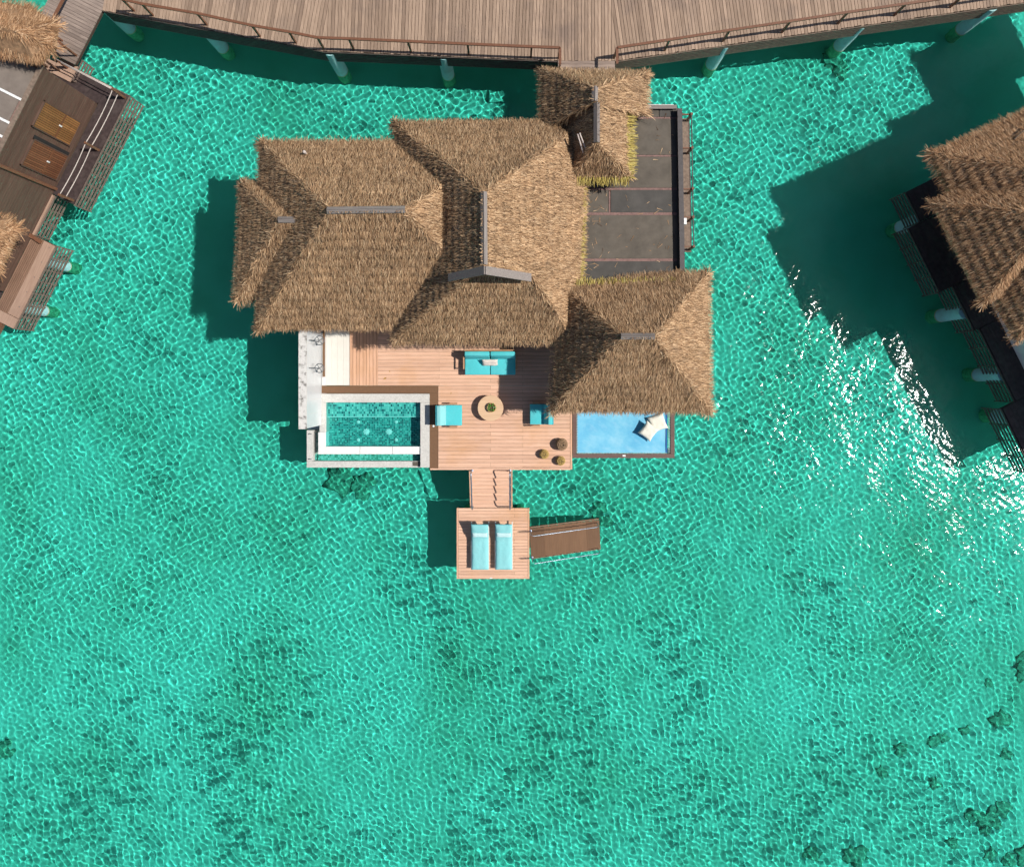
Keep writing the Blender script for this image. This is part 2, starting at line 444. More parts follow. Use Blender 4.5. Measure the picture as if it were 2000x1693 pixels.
def pile(name, x, y, top, r, parent=None):
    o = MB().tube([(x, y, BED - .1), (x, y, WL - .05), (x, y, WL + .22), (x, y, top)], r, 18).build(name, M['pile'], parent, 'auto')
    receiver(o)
    a = receiver(MB().tube([(x, y, BED - .08), (x, y, WL - .6), (x, y, WL - .02), (x, y, WL + .06)], [r * 1.06, r * 1.05, r * 1.035, r * 1.01], 18).build('algae_band', M['pile_algae'], o, 'auto'))
    return o

# ------------------------------------------------------------------ thatch
def blades(pts, nrm, down, L, Wd, lift, yaw, droop=0.0):
    """flat straw blades: roots pts, lying down the slope, tips raised by lift"""
    n = len(pts)
    side = np.cross(nrm, down); side /= np.linalg.norm(side, axis=1)[:, None]
    c, s = np.cos(yaw)[:, None], np.sin(yaw)[:, None]
    d = down * c + side * s; sd_ = side * c - down * s
    root = pts - d * (L * .25)[:, None] + nrm * .015
    tip = pts + d * (L * .75)[:, None] + nrm * lift[:, None]
    if droop: tip[:, 2] -= droop * L
    h = (Wd / 2)[:, None]
    v = np.stack([root - sd_ * h, root + sd_ * h, tip + sd_ * h * .35, tip - sd_ * h * .35], 1).reshape(-1, 3)
    f = np.arange(4 * n).reshape(-1, 4)
    return v, f

def thatch_roof(name, villa, ring, top, slopes, straw='straw', density=780, fringe=None, label=None, thick=.22):
    """ring: eave points; top: ridge points; slopes: index lists into ring+top; straw laid on every slope, fringe on chosen eaves"""
    pts = [Vector(p) for p in ring] + [Vector(p) for p in top]
    n = len(ring)
    lower = [p - Vector((0, 0, thick)) for p in pts[:n]]
    mb = MB()
    faces = [tuple(s) for s in slopes]
    k = len(pts)
    faces += [(i, (i + 1) % n, k + (i + 1) % n, k + i) for i in range(n)] + [tuple(k + i for i in range(n))]
    mb.add(pts + lower, faces)
    roof = mb.build(name, M['thatch'], villa)
    if label: roof['label'] = label
    V, Fc = [], []
    cnt = 0
    for s in slopes:
        poly = [pts[i] for i in s]
        if len(poly) == 3 and all(i >= n for i in s): continue
        nr = Vector((0, 0, 0))
        for i in range(len(poly)):
            nr += poly[i].cross(poly[(i + 1) % len(poly)])
        nr.normalize()
        if nr.z < 0: nr = -nr
        if nr.z < .2: continue
        dn = (Vector((0, 0, -1)) + nr * nr.z).normalized()
        for i in range(1, len(poly) - 1):
            a, b, c = (np.array(poly[q]) for q in (0, i, i + 1))
            area = np.linalg.norm(np.cross(b - a, c - a)) / 2
            m = int(area * density)
            if m < 1: continue
            r1, r2 = np.sqrt(rng.random(m)), rng.random(m)
            p = a * (1 - r1)[:, None] + b * (r1 * (1 - r2))[:, None] + c * (r1 * r2)[:, None]
            dna, nra = np.array(dn), np.array(nr)
            tpos = p @ dna; step = .40                      # courses of bundles laid one above the other
            want = np.round(tpos / step) * step + rng.normal(0, .095, m)
            p = p + dna * ((want - tpos) * .8)[:, None]
            p = p + nra * (.02 + .16 * np.clip(want - np.round(tpos / step) * step + .12, 0, .3))[:, None]
            L = rng.uniform(.15, .30, m); Wd = rng.uniform(.010, .024, m)
            v, f = blades(p, np.tile(nra, (m, 1)), np.tile(dna, (m, 1)), L, Wd, rng.uniform(.01, .10, m) * (1 + .5 * (rng.random(m) > .9)), rng.normal(0, .28, m))
            V.append(v); Fc.append(f + cnt); cnt += len(v)
        # straw hanging over the eave and lapped along the hips
        for i in range(len(s)):
            i0, i1 = s[i], s[(i + 1) % len(s)]
            a, b = pts[i0], pts[i1]; ln = (b - a).length
            eave = i0 < n and i1 < n
            if not eave and (i0 >= n and i1 >= n): continue
            m = int(ln * (150 if eave else 90))
            if m < 1: continue
            tt = rng.random(m)[:, None]
            p = np.array(a) * (1 - tt) + np.array(b) * tt
            dna, nra = np.array(dn), np.array(nr)
            if eave:
                L = rng.uniform(.18, .32, m)                 # trimmed eave
                p = p - dna * (L * .75 - rng.uniform(-.05, .13, m))[:, None] - nra * rng.uniform(0, .12, m)[:, None]
                v, f = blades(p, np.tile(nra, (m, 1)), np.tile(dna, (m, 1)), L, rng.uniform(.02, .045, m), rng.uniform(-.04, .03, m), rng.normal(0, .14, m))
            else:
                hip = np.array((b - a).normalized()); hip = hip if hip[2] < 0 else -hip
                dd = dna * .75 + hip * .55; dd /= np.linalg.norm(dd)
                up = nra * .6 + np.array((0, 0, .4)); up /= np.linalg.norm(up)
                p = p + dna * rng.uniform(0, .25, m)[:, None]
                v, f = blades(p, np.tile(up, (m, 1)), np.tile(dd, (m, 1)), rng.uniform(.28, .6, m), rng.uniform(.02, .05, m), rng.uniform(.03, .16, m), rng.normal(0, .5, m))
            V.append(v); Fc.append(f + cnt); cnt += len(v)
    st = raw_mesh('straw', np.vstack(V), np.vstack(Fc), M[straw], roof)
    st['kind'] = 'stuff'
    for (e0, e1, outw) in fringe or ():                     # fresh yellow butt ends of the bundles along an eave
        a, b = np.array(e0), np.array(e1); ln = np.linalg.norm(b - a); m = int(ln * 110)
        tt = rng.random(m)[:, None]; p = a * (1 - tt) + b * tt
        o = np.array(outw, float); o /= np.linalg.norm(o)
        p = p + o * rng.uniform(-.12, .06, m)[:, None]; p[:, 2] += rng.uniform(-.02, .10, m)
        nrm = np.tile(np.array((0, 0, 1.0)) + o * .3, (m, 1)); nrm /= np.linalg.norm(nrm, axis=1)[:, None]
        dn_ = o * .85 + np.array((0, 0, -.5)); dn_ -= nrm[0] * (dn_ @ nrm[0]); dn_ /= np.linalg.norm(dn_)
        v, f = blades(p, nrm, np.tile(dn_, (m, 1)), rng.uniform(.34, .55, m), rng.uniform(.025, .05, m), rng.uniform(-.04, .12, m), rng.normal(0, .22, m))
        fr = raw_mesh('eave_fringe', v, f, M['straw_yellow'], roof); fr['kind'] = 'stuff'; fr['label'] = 'yellow cut ends of fresh straw along the eave'
    return roof

def ridge_cap(p, q, parent, half=.12, mat=None):
    p, q = Vector(p), Vector(q); d = (q - p).normalized(); sx = d.cross(Vector((0, 0, 1))).normalized(); u = Vector((0, 0, 1))
    for sgn in (-1, 1):
        prof = [(0, .14), (0, .18), (sgn * half, .08), (sgn * half, .04)]
        vs = [e + sx * (a + sgn * .004) + u * b for e in (p, q) for a, b in prof]
        m = mat or (M['ridge'] if abs(d.x) > abs(d.y) else M['ridge_y'])
        MB().add(vs, [(0, 1, 2, 3), (7, 6, 5, 4)] + [(i, (i + 1) % 4, 4 + (i + 1) % 4, 4 + i) for i in range(4)]).build('ridge_board', m, parent)

# ------------------------------------------------------------------ boardwalk along the top
BW = 1.9
walk = MB().add([], [])
bpts = [P(200, 20, BW), P(632, 100, BW), P(1090, 119, BW), P(1203, 119, BW), P(2040, -1, BW)]
WID = 4.2
def perp(a, b):
    d = (b - a); d.z = 0; d.normalize(); return d, Vector((-d.y, d.x, 0))
segs = [(bpts[0], bpts[1]), (bpts[1], bpts[2]), (bpts[2], bpts[3]), (bpts[3], bpts[4])]
for a, b in segs:
    d, u = perp(a, b)
    i0 = .05
    walk.prism([tuple((a + u * i0).xy), tuple((b + u * i0).xy), tuple((b + u * WID).xy), tuple((a + u * WID).xy)], BW - .22, BW - .05)
boardwalk = walk.build('boardwalk', M['deck_gap'])
tag(boardwalk, 'weathered grey brown timber boardwalk on round white piles', kind='structure')
# bearers were stacked in one mesh; lift each bay by a hair
me = boardwalk.data
for bi in range(4):
    for vi in range(bi * 8, bi * 8 + 8):
        me.vertices[vi].co.z -= .005 * bi
pitch = .150
def plank_obj(poly, z0, z1, mat, parent, name='plank'):
    if len(poly) < 3: return None
    dz = random.uniform(-.003, .003)
    return MB().prism(poly, z0, z1 + dz).build(name, mat, parent)
def bis(i):                                            # mitre line between bays i-1 and i
    d0, u0 = perp(*segs[i - 1]); d1, u1 = perp(*segs[i]); return segs[i][0], (u0 + u1).normalized()
for i, (a, b) in enumerate(segs):
    d, u = perp(a, b); ln = (b - a).length
    s0 = -1.2
    k = 0
    while True:
        s = s0 + k * pitch; k += 1
        if s > ln + 1.2: break
        q0 = a + d * s; q1 = a + d * (s + pitch - .018)
        o0 = random.uniform(-.02, .02)
        poly = [tuple((q0 + u * o0).xy), tuple((q1 + u * o0).xy), tuple((q1 + u * WID).xy), tuple((q0 + u * WID).xy)]
        if i == 0 and s < 0: continue
        if i > 0:
            pt, ul = bis(i); nrm = Vector((ul.y, -ul.x)); poly = clip_poly(poly, pt.xy, nrm)
        if i < 3 and len(poly) > 2:
            pt, ul = bis(i + 1); nrm = Vector((-ul.y, ul.x)); poly = clip_poly(poly, pt.xy, nrm)
        if len(poly) > 2 and max(p[0] for p in poly) < 26:
            plank_obj(poly, BW - .045, BW, M['walk'], boardwalk)
# landing in front of the entrance
l0, l1 = P(1090, 119, BW), P(1201, 119, BW)
y = l0.y - .006; k = 0
while y > P(0, 222, BW).y:
    plank_obj([(l0.x, y - pitch + .012), (l1.x, y - pitch + .012), (l1.x, y), (l0.x, y)], BW - .047, BW - .006, M['walk_x'], boardwalk)
    y -= pitch
MB().box(l0.x + .05, l1.x - .05, y, l0.y - .03, BW - .26, BW - .06).build('landing_bearer', M['deck_gap'], boardwalk)
# slatted skirt below the front edge, one board per bay and row
for i in (0, 1, 3):
    a, b = segs[i]; d, u = perp(a, b); ln = (b - a).length
    for r_ in range(6):
        z = BW - .10 - r_ * .155
        MB().beam(a + Vector((0, 0, z - BW)) - u * .03, b + Vector((0, 0, z - BW)) - u * .03, .03, .105).build('skirt_slat', M['slat_dark'] if i == 3 else M['slat_black'], boardwalk)  # sunlit east bay painted lighter, shaded bays painted darker
    m = int(ln / 1.25)
    for q in range(m + 1):
        c = a + d * (ln * q / m) + u * .02
        MB().box(c.x - .04, c.x + .04, c.y - .03, c.y + .03, BW - .95, BW - .06).build('skirt_post', M['slat_black'], boardwalk)
for px, py in ((210, 30), (402, 70), (648, 118), (868, 126), (1412, 104), (1676, 66), (1928, 32)):
    c = P(px, py, 1.3)
    c.y += .33
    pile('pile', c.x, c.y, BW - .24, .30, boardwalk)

def railing(label, bases, extra_rail=(), z0=BW, h=1.0, noposts=()):
    c = Vector(bases[0]); t = empty('boardwalk_railing', (c.x, c.y, z0))
    tag(t, label, 'railing', 'wooden railings of the boardwalk')
    line = [Vector((b[0], b[1], z0 + h)) for b in bases]
    for i in range(len(line) - 1):
        if (line[i + 1] - line[i]).length > .01:
            MB().beam(line[i], line[i + 1], .11, .06).build('handrail', M['rail_wood'], t)
    for i, b in enumerate(bases):
        if i in noposts: continue
        MB().beam((b[0], b[1], z0 - .02), (b[0], b[1], z0 + h - .03), .08, .08, Vector((0, 1, 0))).build('post', M['rail_wood'], t)
    return t
def base_pts(l, z=BW): return [P(x, y, z) for x, y in l]
railing('brown wooden railing along the boardwalk, from the dark timber hut to the entrance gap',
        base_pts([(262, 22), (299, 31), (404, 49), (508, 72), (578, 84), (632, 95), (691, 97), (803, 102), (916, 107), (1037, 112), (1091, 114), (1091, 145)]))
railing('brown wooden railing along the boardwalk, from the entrance gap past the right edge',
        base_pts([(1199, 145), (1199, 114), (1298, 99), (1412, 81), (1527, 64), (1636, 47), (1746, 31), (1855, 15), (1971, -3), (2030, -12)]), noposts=(0,))

# ------------------------------------------------------------------ main villa
villa = empty('water_villa', P(900, 500, 1.5))
tag(villa, 'large thatched water villa with several hipped roofs and a grey flat roof', 'villa')
EZ = 4.4
# west main roof
A = [P(508, 277, EZ), P(999, 277, EZ), P(999, 642, EZ), P(503, 642, EZ)]
At = [P(645, 412, 8.2), P(790, 410, 8.2)]
roofA = thatch_roof('thatched_roof', villa, A, At, [(0, 1, 5, 4), (1, 2, 5), (2, 3, 4, 5), (3, 0, 4)])
ridge_cap(P(640, 412, 8.2), P(792, 410, 8.2), roofA)
# its low west wing
A2 = [P(473, 358, 4.1), P(640, 358, 4.1), P(640, 585, 4.1), P(462, 585, 4.1)]
A2t = [P(548, 430, 6.5), P(625, 430, 6.5)]
roofA2 = thatch_roof('thatched_roof', villa, A2, A2t, [(0, 1, 5, 4), (1, 2, 5), (2, 3, 4, 5), (3, 0, 4)])
ridge_cap(P(545, 430, 6.5), P(600, 430, 6.5), roofA2, .115)
# central roof with a small gable in its south hip
B = [P(770, 240, EZ), P(1146, 238, EZ), P(1130, 300, EZ), P(1124, 667, EZ), P(770, 666, EZ)]
Bt = [P(945, 378, 8.7), P(945, 521, 8.7), P(876, 540, 7.0), P(1037, 540, 7.0)]
roofB = thatch_roof('thatched_roof', villa, B, Bt, [(0, 1, 5), (1, 2, 3, 8, 6, 5), (3, 4, 7, 8), (4, 0, 5, 6, 7), (6, 8, 7)],
                    fringe=[(B[2], B[3], (1, 0, 0))])
ridge_cap(P(945, 376, 8.7), P(946, 518, 8.7), roofB, .115)
g0, g1, g2 = P(947, 521, 8.98), P(876, 536, 7.5), P(1037, 536, 7.35)
for q in (g1, g2):
    dq = (q - g0).normalized()
    MB().beam(g0 + Vector((0, -.12, -.02)) + dq * .02, q + Vector((0, -.12, 0)), .30, .05, Vector((-dq.z if q is g2 else dq.z, 0, abs(dq.x)))).build('barge_board', M['ridge'], roofB)
MB().add([g0 + Vector((0, -.03, -.12)), g1 + Vector((.1, -.03, -.05)), g2 + Vector((-.1, -.03, -.05))], [(0, 1, 2)]).build('gable_shade_sheet', M['void'], roofB)  # near-black sheet, shade of the gable gap put into its colour
# south-east pavilion
C = [P(1098, 560, 4.65), P(1322, 560, 4.65), P(1330, 534, 4.35), P(1382, 532, 4.3), P(1386, 804, 4.3), P(1077, 802, 4.3)]
Ct = [P(1217, 657, 7.3), P(1276, 657, 7.3)]
roofC = thatch_roof('thatched_roof', villa, C, Ct, [(0, 1, 2, 3, 7, 6), (3, 4, 7), (4, 5, 6, 7), (5, 0, 6)], fringe=[(C[0], C[1], (0, 1, 0))])
ridge_cap(P(1212, 657, 7.3), P(1278, 657, 7.3), roofC, .115)
# entrance roof, two steps
D1 = [P(1058, 138, EZ), P(1264, 143, EZ), P(1262, 222, EZ), P(1058, 252, EZ)]
D1t = [P(1162, 172, 6.5), P(1161, 202, 6.5)]
roofD = thatch_roof('thatched_roof', villa, D1, D1t, [(0, 1, 4), (1, 2, 5, 4), (2, 3, 5), (3, 0, 4, 5)])
ridge_cap(P(1162, 171, 6.5), P(1161, 200, 6.5), roofD, .115)
D2 = [P(1103, 190, 4.9), P(1224, 190, 4.9), P(1227, 346, 4.9), P(1116, 344, 4.9)]
D2t = [P(1165, 204, 6.45), P(1165, 279, 6.45)]
roofD2 = thatch_roof('thatched_roof', villa, D2, D2t, [(0, 1, 4), (1, 2, 5, 4), (2, 3, 5), (3, 0, 4, 5)],
                     fringe=[(P(1226, 210, 4.9), D2[2], (1, 0, 0)), (D2[2], D2[3], (0, -1, 0))])
ridge_cap(P(1165, 203, 6.45), P(1165, 280, 6.45), roofD2, .115)
for k in range(2):
    a_, b_ = ((P(1128, 262, 6.2), P(1140, 302, 5.8)), (P(1132, 260, 6.25), P(1147, 300, 5.85)))[k]
    MB().tube([a_, b_], .03, 6).build('loose_stick', M['rope'], roofD2)
# flat roof
FZ = 3.72
fl = P(1100, 560, FZ); fr_ = P(1327, 212, FZ)
flat = MB().box(fl.x, fr_.x, fl.y, fr_.y, FZ - .3, FZ).build('flat_roof', M['flat_roof'], villa)
def px_rect(x0, y0, x1, y1, z):
    a = P(x0, y1, z); b = P(x1, y0, z); return a.x, b.x, a.y, b.y
def roof_panel(x0, y0, x1, y1, m):
    X0, X1, Y0, Y1 = px_rect(x0, y0, x1, y1, FZ)
    MB().box(X0, X1, Y0, Y1, FZ + .002, FZ + .03).build('roof_panel', m, flat)
rows = [(214, 229, 'flat_roof'), (233, 303, 'flat_roof'), (307, 367, 'flat_roof'), (372, 415, 'flat_roof_dark'), (421, 505, 'flat_roof'), (511, 550, 'flat_roof_dark')]
for y0, y1, m in rows:
    if y0 == 372:
        roof_panel(1102, y0, 1188, y1, M['flat_roof']); roof_panel(1193, y0, 1322, y1, M[m])
    elif y0 == 511:
        roof_panel(1102, y0, 1316, y1, M[m]); roof_panel(1318, y0, 1322, y1, M['flat_roof'])
    elif y0 == 214:
        roof_panel(1102, y0, 1286, y1, M[m]); roof_panel(1288, y0, 1322, y1, M['flat_roof_dark'])
    else:
        roof_panel(1102, y0, 1322, y1, M[m])
for (a_, b_) in zip(rows, rows[1:]):
    X0, X1, Y0, Y1 = px_rect(1102, a_[1] + .4, 1322, b_[0] - .4, FZ)
    MB().box(X0, X1, Y0, Y1, FZ + .002, FZ + .018).build('joint_strip', M['joint'], flat)
X0, X1, Y0, Y1 = px_rect(1189, 372, 1192, 415, FZ)
MB().box(X0, X1, Y0, Y1, FZ + .002, FZ + .02).build('joint_strip', M['joint'], flat)
X0, X1, Y0, Y1 = px_rect(1102, 551, 1322, 554, FZ)
MB().box(X0, X1, Y0, Y1, FZ + .002, FZ + .02).build('joint_strip', M['joint'], flat)
pe0, pe1 = P(1324, 213, 4.0), P(1330, 572, 4.0)
MB().prism([tuple(pe0.xy), (pe0.x + .14, pe0.y), (pe1.x + .14, pe1.y), tuple(pe1.xy)], 1.5, 4.0).build('east_parapet', M['parapet'], villa)
MB().prism([(pe0.x - .03, pe0.y), (pe0.x + .17, pe0.y), (pe1.x + .17, pe1.y), (pe1.x - .03, pe1.y)], 4.003, 4.04).build('parapet_cap', M['parapet'], villa)
pn0 = P(1213, 212, 3.9)
MB().box(pn0.x, pe0.x - .035, pn0.y, pn0.y + .1, 1.5, 3.9).build('north_parapet', M['parapet'], villa)
MB().box(pn0.x, pe0.x - .035, pn0.y - .03, pn0.y + .13, 3.903, 3.94).build('parapet_cap', M['ridge'], villa)
m_ = 150
lx = np.where(rng.random(m_) < .6, rng.gamma(1.3, .35, m_) + P(1132, 0, FZ).x, rng.uniform(P(1135, 0, FZ).x, P(1318, 0, FZ).x, m_)); ly = rng.uniform(P(0, 548, FZ).y, P(0, 225, FZ).y, m_)
ok_ = lx < P(1318, 0, FZ).x; lx, ly = lx[ok_], ly[ok_]; m_ = len(lx); th_ = rng.uniform(0, 6.28, m_)
v_, f_ = blades(np.stack([lx, ly, np.full(m_, FZ + .032)], 1), np.tile((0, 0, 1.0), (m_, 1)), np.stack([np.cos(th_), np.sin(th_), th_ * 0], 1), rng.uniform(.08, .3, m_), rng.uniform(.012, .03, m_), rng.uniform(.005, .02, m_), th_ * 0)
lit = raw_mesh('straw_litter', v_, f_, M['straw'], flat); lit['kind'] = 'stuff'
# service ledge along the east wall
s0, s1 = P(1346, 232, 1.6), P(1350, 492, 1.6)
ledge = MB().prism([(pe0.x + .15, s0.y), (s0.x, s0.y), (s1.x, s1.y), (pe1.x + .15, s1.y)], 1.45, 1.6).build('service_ledge', M['slat_dark'], villa)
for py in (236, 300, 378, 432, 488):
    c = P(1342 + (py - 232) / 60, py, 1.6)
    MB().box(c.x - .05, c.x + .05, c.y - .05, c.y + .05, 1.603, 2.45).build('ledge_post', M['rail_wood'], ledge)
    MB().box(c.x - .42, c.x - .052, c.y - .03, c.y + .03, 2.3, 2.37).build('ledge_bracket', M['rail_wood'], ledge)
for k in (1.95, 2.4):
    a_, b_ = P(1342, 236, 1.6), P(1346.3, 488, 1.6)
    MB().beam((a_.x, a_.y, k), (b_.x, b_.y, k), .04, .05).build('ledge_rail', M['parapet'], ledge)
bx_ = P(1336, 432, 2.6); MB().box(bx_.x - .1, bx_.x + .12, bx_.y - .14, bx_.y + .14, 2.38, 2.6).build('junction_box', M['white'], villa, bevel=.015)
# floor, walls, openings under the roofs
MB().box(-8.4, 6.9, 2.35, 9.6, 1.2, 1.5).build('floor_slab', M['dark_deck'], villa)
MB().box(1.6, 6.9, 9.62, 12.1, 1.2, 1.5).build('floor_slab', M['dark_deck'], villa)
MB().box(-8.1, -1.2, 3.3, 9.3, 1.503, 4.3).build('wall', M['plaster'], villa)
MB().box(-1.18, 2.3, 3.6, 9.3, 1.503, 4.3).build('wall', M['plaster'], villa)
MB().box(2.32, 6.85, 4.3, 11.9, 1.503, 3.19).build('wall', M['plaster'], villa)
for x0 in (-5.2, -3.9, -2.6, -.9, .3):
    fy = 3.29 if x0 < -1.3 else 3.59
    d_ = MB().box(x0, x0 + 1.15, fy - .06, fy, 1.51, 3.8).build('sliding_door', M['parapet'], villa)
    MB().box(x0 + .08, x0 + 1.07, fy - .075, fy - .062, 1.6, 3.72).build('pane', M['glass'], d_)
for x in (-7.8, -4.5, -1.2, 2.0, 5.0):
    for yy in (2.9, 6.0, 9.2):
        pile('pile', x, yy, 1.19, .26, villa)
pv = [P(1112, 590, 4.2), P(1350, 590, 4.2), P(1350, 775, 4.2), P(1108, 775, 4.2)]
for p in pv:
    MB().box(p.x - .08, p.x + .08, p.y - .08, p.y + .08, 1.3, 4.3).build('roof_post', M['rail_wood'], villa)
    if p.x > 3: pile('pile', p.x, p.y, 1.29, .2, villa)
# vents
for (px, py, z, dx) in ((597, 300, 5.4, 0), (551, 516, 5.25, 0)):
    p = P(px, py, z)
    vn = MB().lathe(p - Vector((0, 0, .5)), [(.05, 0), (.05, .62), (.065, .63), (.065, .72), (.03, .76)], 12).build('vent_pipe', M['rope'], villa, 'auto')
vp = P(1126, 358, 4.1); MB().lathe((vp.x, vp.y, FZ + .03), [(.11, 0), (.11, .3), (.15, .31), (.15, .38), (.05, .44)], 14).build('vent_pipe', M['white'], villa, 'auto')

# ------------------------------------------------------------------ sun deck
DZ = 1.6
def dk(x, y): return P(x, y, DZ)
d0, d1 = dk(683, 916), dk(1117, 600)
deck_mb = MB()
q0, q1 = dk(857, 915), dk(1115, 754); deck_mb.box(q0.x, q1.x, q0.y, q1.y, DZ - .3, DZ - .05)
q0, q1 = dk(685, 753), dk(1115, 642); deck_mb.box(q0.x, q1.x, q0.y, q1.y, DZ - .302, DZ - .052)
sun_deck = deck_mb.build('sun_deck', M['deck_gap'])
tag(sun_deck, 'honey coloured timber sun deck in front of the thatched villa', kind='structure')
DP = .174
def row_boards(x0, x1, y0, y1, joints, mat, parent, z=DZ, pitch=DP, name='plank', stagger=True):
    y = y1; k = 0
    while y > y0 + .012:
        yb = max(y0, y - pitch + .011)
        js = [j for n_, j in enumerate(joints) if (not stagger) or (k + n_) % 2 == 0]
        xs = [x0] + [j for j in js if x0 + .3 < j < x1 - .3] + [x1]
        for a_, b_ in zip(xs, xs[1:]):
            plank_obj([(a_ + .003, yb), (b_ - .003, yb), (b_ - .003, y), (a_ + .003, y)], z - .045, z, mat, parent, name)
        y -= pitch; k += 1
jx = [dk(x, 0).x for x in (858, 958, 1021)]
row_boards(dk(738, 0).x, dk(1113.5, 0).x, dk(0, 753).y, dk(0, 642).y, jx, M['deck'], sun_deck)
row_boards(dk(856, 0).x, dk(1113.5, 0).x, dk(0, 914).y, dk(0, 753).y - .009, jx[1:], M['deck'], sun_deck)
x = dk(683, 0).x
xe = dk(737.8, 0).x
while x < xe - .02:
    plank_obj([(x, dk(0, 753).y), (min(xe, x + .14), dk(0, 753).y), (min(xe, x + .14), dk(0, 642).y), (x, dk(0, 642).y)], DZ - .045, DZ, M['deck_y'], sun_deck)
    x += .152
q0, q1 = dk(1114, 916.5), dk(1117.5, 642)
MB().box(q0.x, q1.x, q0.y, q1.y, DZ - .32, DZ + .004).build('edge_board', M['deck_y'], sun_deck)
q0, q1 = dk(840, 917.5), dk(1113.8, 914.6)
MB().box(q0.x, q1.x, q0.y, q1.y, DZ - .32, DZ + .004).build('edge_board', M['deck'], sun_deck)
# brown composite border round the pool
q0, q1 = dk(626, 768), dk(855.5, 753.4); MB().box(q0.x, q1.x, q0.y, q1.y, DZ - .25, DZ + .006).build('border_board', M['brown_band'], sun_deck)
q0, q1 = dk(839.5, 914.4), dk(855.5, 768.2); MB().box(q0.x, q1.x, q0.y, q1.y, DZ - .25, DZ + .006).build('border_board', M['brown_band'], sun_deck)
for px, py in ((870, 880), (1090, 880), (870, 680), (1095, 700)):
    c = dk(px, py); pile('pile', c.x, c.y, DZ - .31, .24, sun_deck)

# ------------------------------------------------------------------ shower court
shower = empty('outdoor_shower', dk(632, 720))
tag(shower, 'white tiled outdoor shower wall with stained stone top beside the pool', 'shower')
WT = 4.0
wx0, wx1 = P(583, 0, WT).x, P(598, 0, WT).x
wy0, wy1 = P(0, 838, WT).y, P(0, 600, WT).y
wall = MB().box(wx0 + .02, wx1 - .02, wy0 + .02, wy1, .7, WT - .06).build('wall', M['plaster'], shower)
MB().box(wx0, wx1 + .015, wy0, wy1, WT - .057, WT).build('wall_top', M['stained_stone'], shower)
ty = wy0 + .03; k = 0
while ty < wy1 - .1:
    for tz in range(4):
        MB().box(wx1 - .018, wx1 + .004, ty, min(wy1, ty + .588), DZ + .01 + tz * .578, DZ + .01 + tz * .578 + .570).build('wall_tile', M['tile'], wall)
    ty += .6
f0, f1 = P(632, 752.5, DZ), P(682.5, 642, DZ)
court = MB().box(wx1 + .01, f1.x, f0.y, f1.y, DZ - .3, DZ - .03).build('shower_floor', M['plaster'], shower)
nx_ = 4
for i in range(nx_):
    xx0 = f0.x + .11 + (f1.x - f0.x - .11) * i / nx_; xx1 = f0.x + .11 + (f1.x - f0.x - .11) * (i + 1) / nx_
    yy = f0.y
    while yy < f1.y - .1:
        MB().box(xx0 + .002, xx1 - .002, yy + .002, min(f1.y, yy + .6) - .002, DZ - .028, DZ).build('floor_tile', M['beige_tile'], court)
        yy += .6
q0, q1 = P(630.5, 736, DZ), P(634.6, 642, DZ)
MB().box(q0.x, q1.x, q0.y, q1.y, DZ - .028, DZ + .004).build('drain_cover', M['brown_band'], court)
for i, py in enumerate((665, 719)):
    c = P(624, py, 3.5); wl = Vector((wx1 + .006, c.y, 3.62))
    fx = MB().tube([wl, Vector((c.x - .12, c.y, 3.64)), Vector((c.x, c.y, 3.58)), Vector((c.x, c.y, 3.52))], .018, 8).build('shower_arm', M['dark_steel'], shower, True)
    MB().tube([(c.x + .19 * math.cos(t), c.y + .19 * math.sin(t), 3.5) for t in np.linspace(0, 2 * math.pi, 25)[:-1]], .016, 6, True).build('shower_ring', M['dark_steel'], fx, True)
    for ang in (.6, 2.17):
        dx, dy = .19 * math.cos(ang), .19 * math.sin(ang)
        MB().tube([(c.x - dx, c.y - dy, 3.5), (c.x + dx, c.y + dy, 3.5)], .013, 6).build('ring_spoke', M['dark_steel'], fx)
    MB().tube([(wx1 + .05, c.y, 2.2), (wx1 + .05, c.y, 3.62)], .016, 8).build('riser_pipe', M['dark_steel'], shower, True)
    MB().lathe((wx1 + .05, c.y - .12, 2.55), [(.02, 0), (.05, .02), (.05, .05), (.02, .07)], 12).build('mixer_knob', M['dark_steel'], shower, True)

# ------------------------------------------------------------------ plunge pool
pool = empty('plunge_pool', dk(730, 840))
tag(pool, 'small plunge pool with teal mosaic and pale stone coping', 'pool')
def pbox(name, x0, y0, x1, y1, z0, z1, m, parent=None, bevel=0):
    a, b = P(x0, y1, z1), P(x1, y0, z1)
    return MB().box(a.x, b.x, a.y, b.y, z0, z1).build(name, m, parent if parent is not None else pool, bevel=bevel)
PZ = 1.62
pbox('coping', 624, 769, 838.8, 786, .95, PZ + .03, M['concrete'], bevel=.008)
pbox('coping', 821, 786.2, 838.8, 913, .7, PZ + .03, M['concrete'], bevel=.008)
pbox('coping', 624, 786.2, 636, 844, .95, PZ + .03, M['concrete'], bevel=.008)
pbox('overflow_ledge', 621.5, 844.2, 636, 887, .75, PZ - .04, M['white_stone'], bevel=.006)
for a_, b_ in ((636.2, 702.5), (703.2, 766), (766.7, 820.8)):
    pbox('overflow_ledge', a_, 872, b_, 887, .75, PZ - .04, M['white_stone'], bevel=.006)
pbox('outer_kerb', 599, 900.5, 820.8, 913, .45, 1.45, M['concrete'], bevel=.008)
pbox('outer_kerb', 599, 840, 611.5, 900.3, .45, 1.45, M['concrete'], bevel=.008)
pbox('kerb_cover', 806, 901.5, 820, 910, 1.453, 1.47, M['flat_roof'])
pbox('pool_floor', 636.2, 814, 820.8, 871.8, .7, .98, M['mosaic'])
pbox('pool_bench', 636.2, 786.4, 820.8, 813.5, .7, 1.32, M['mosaic_light'])
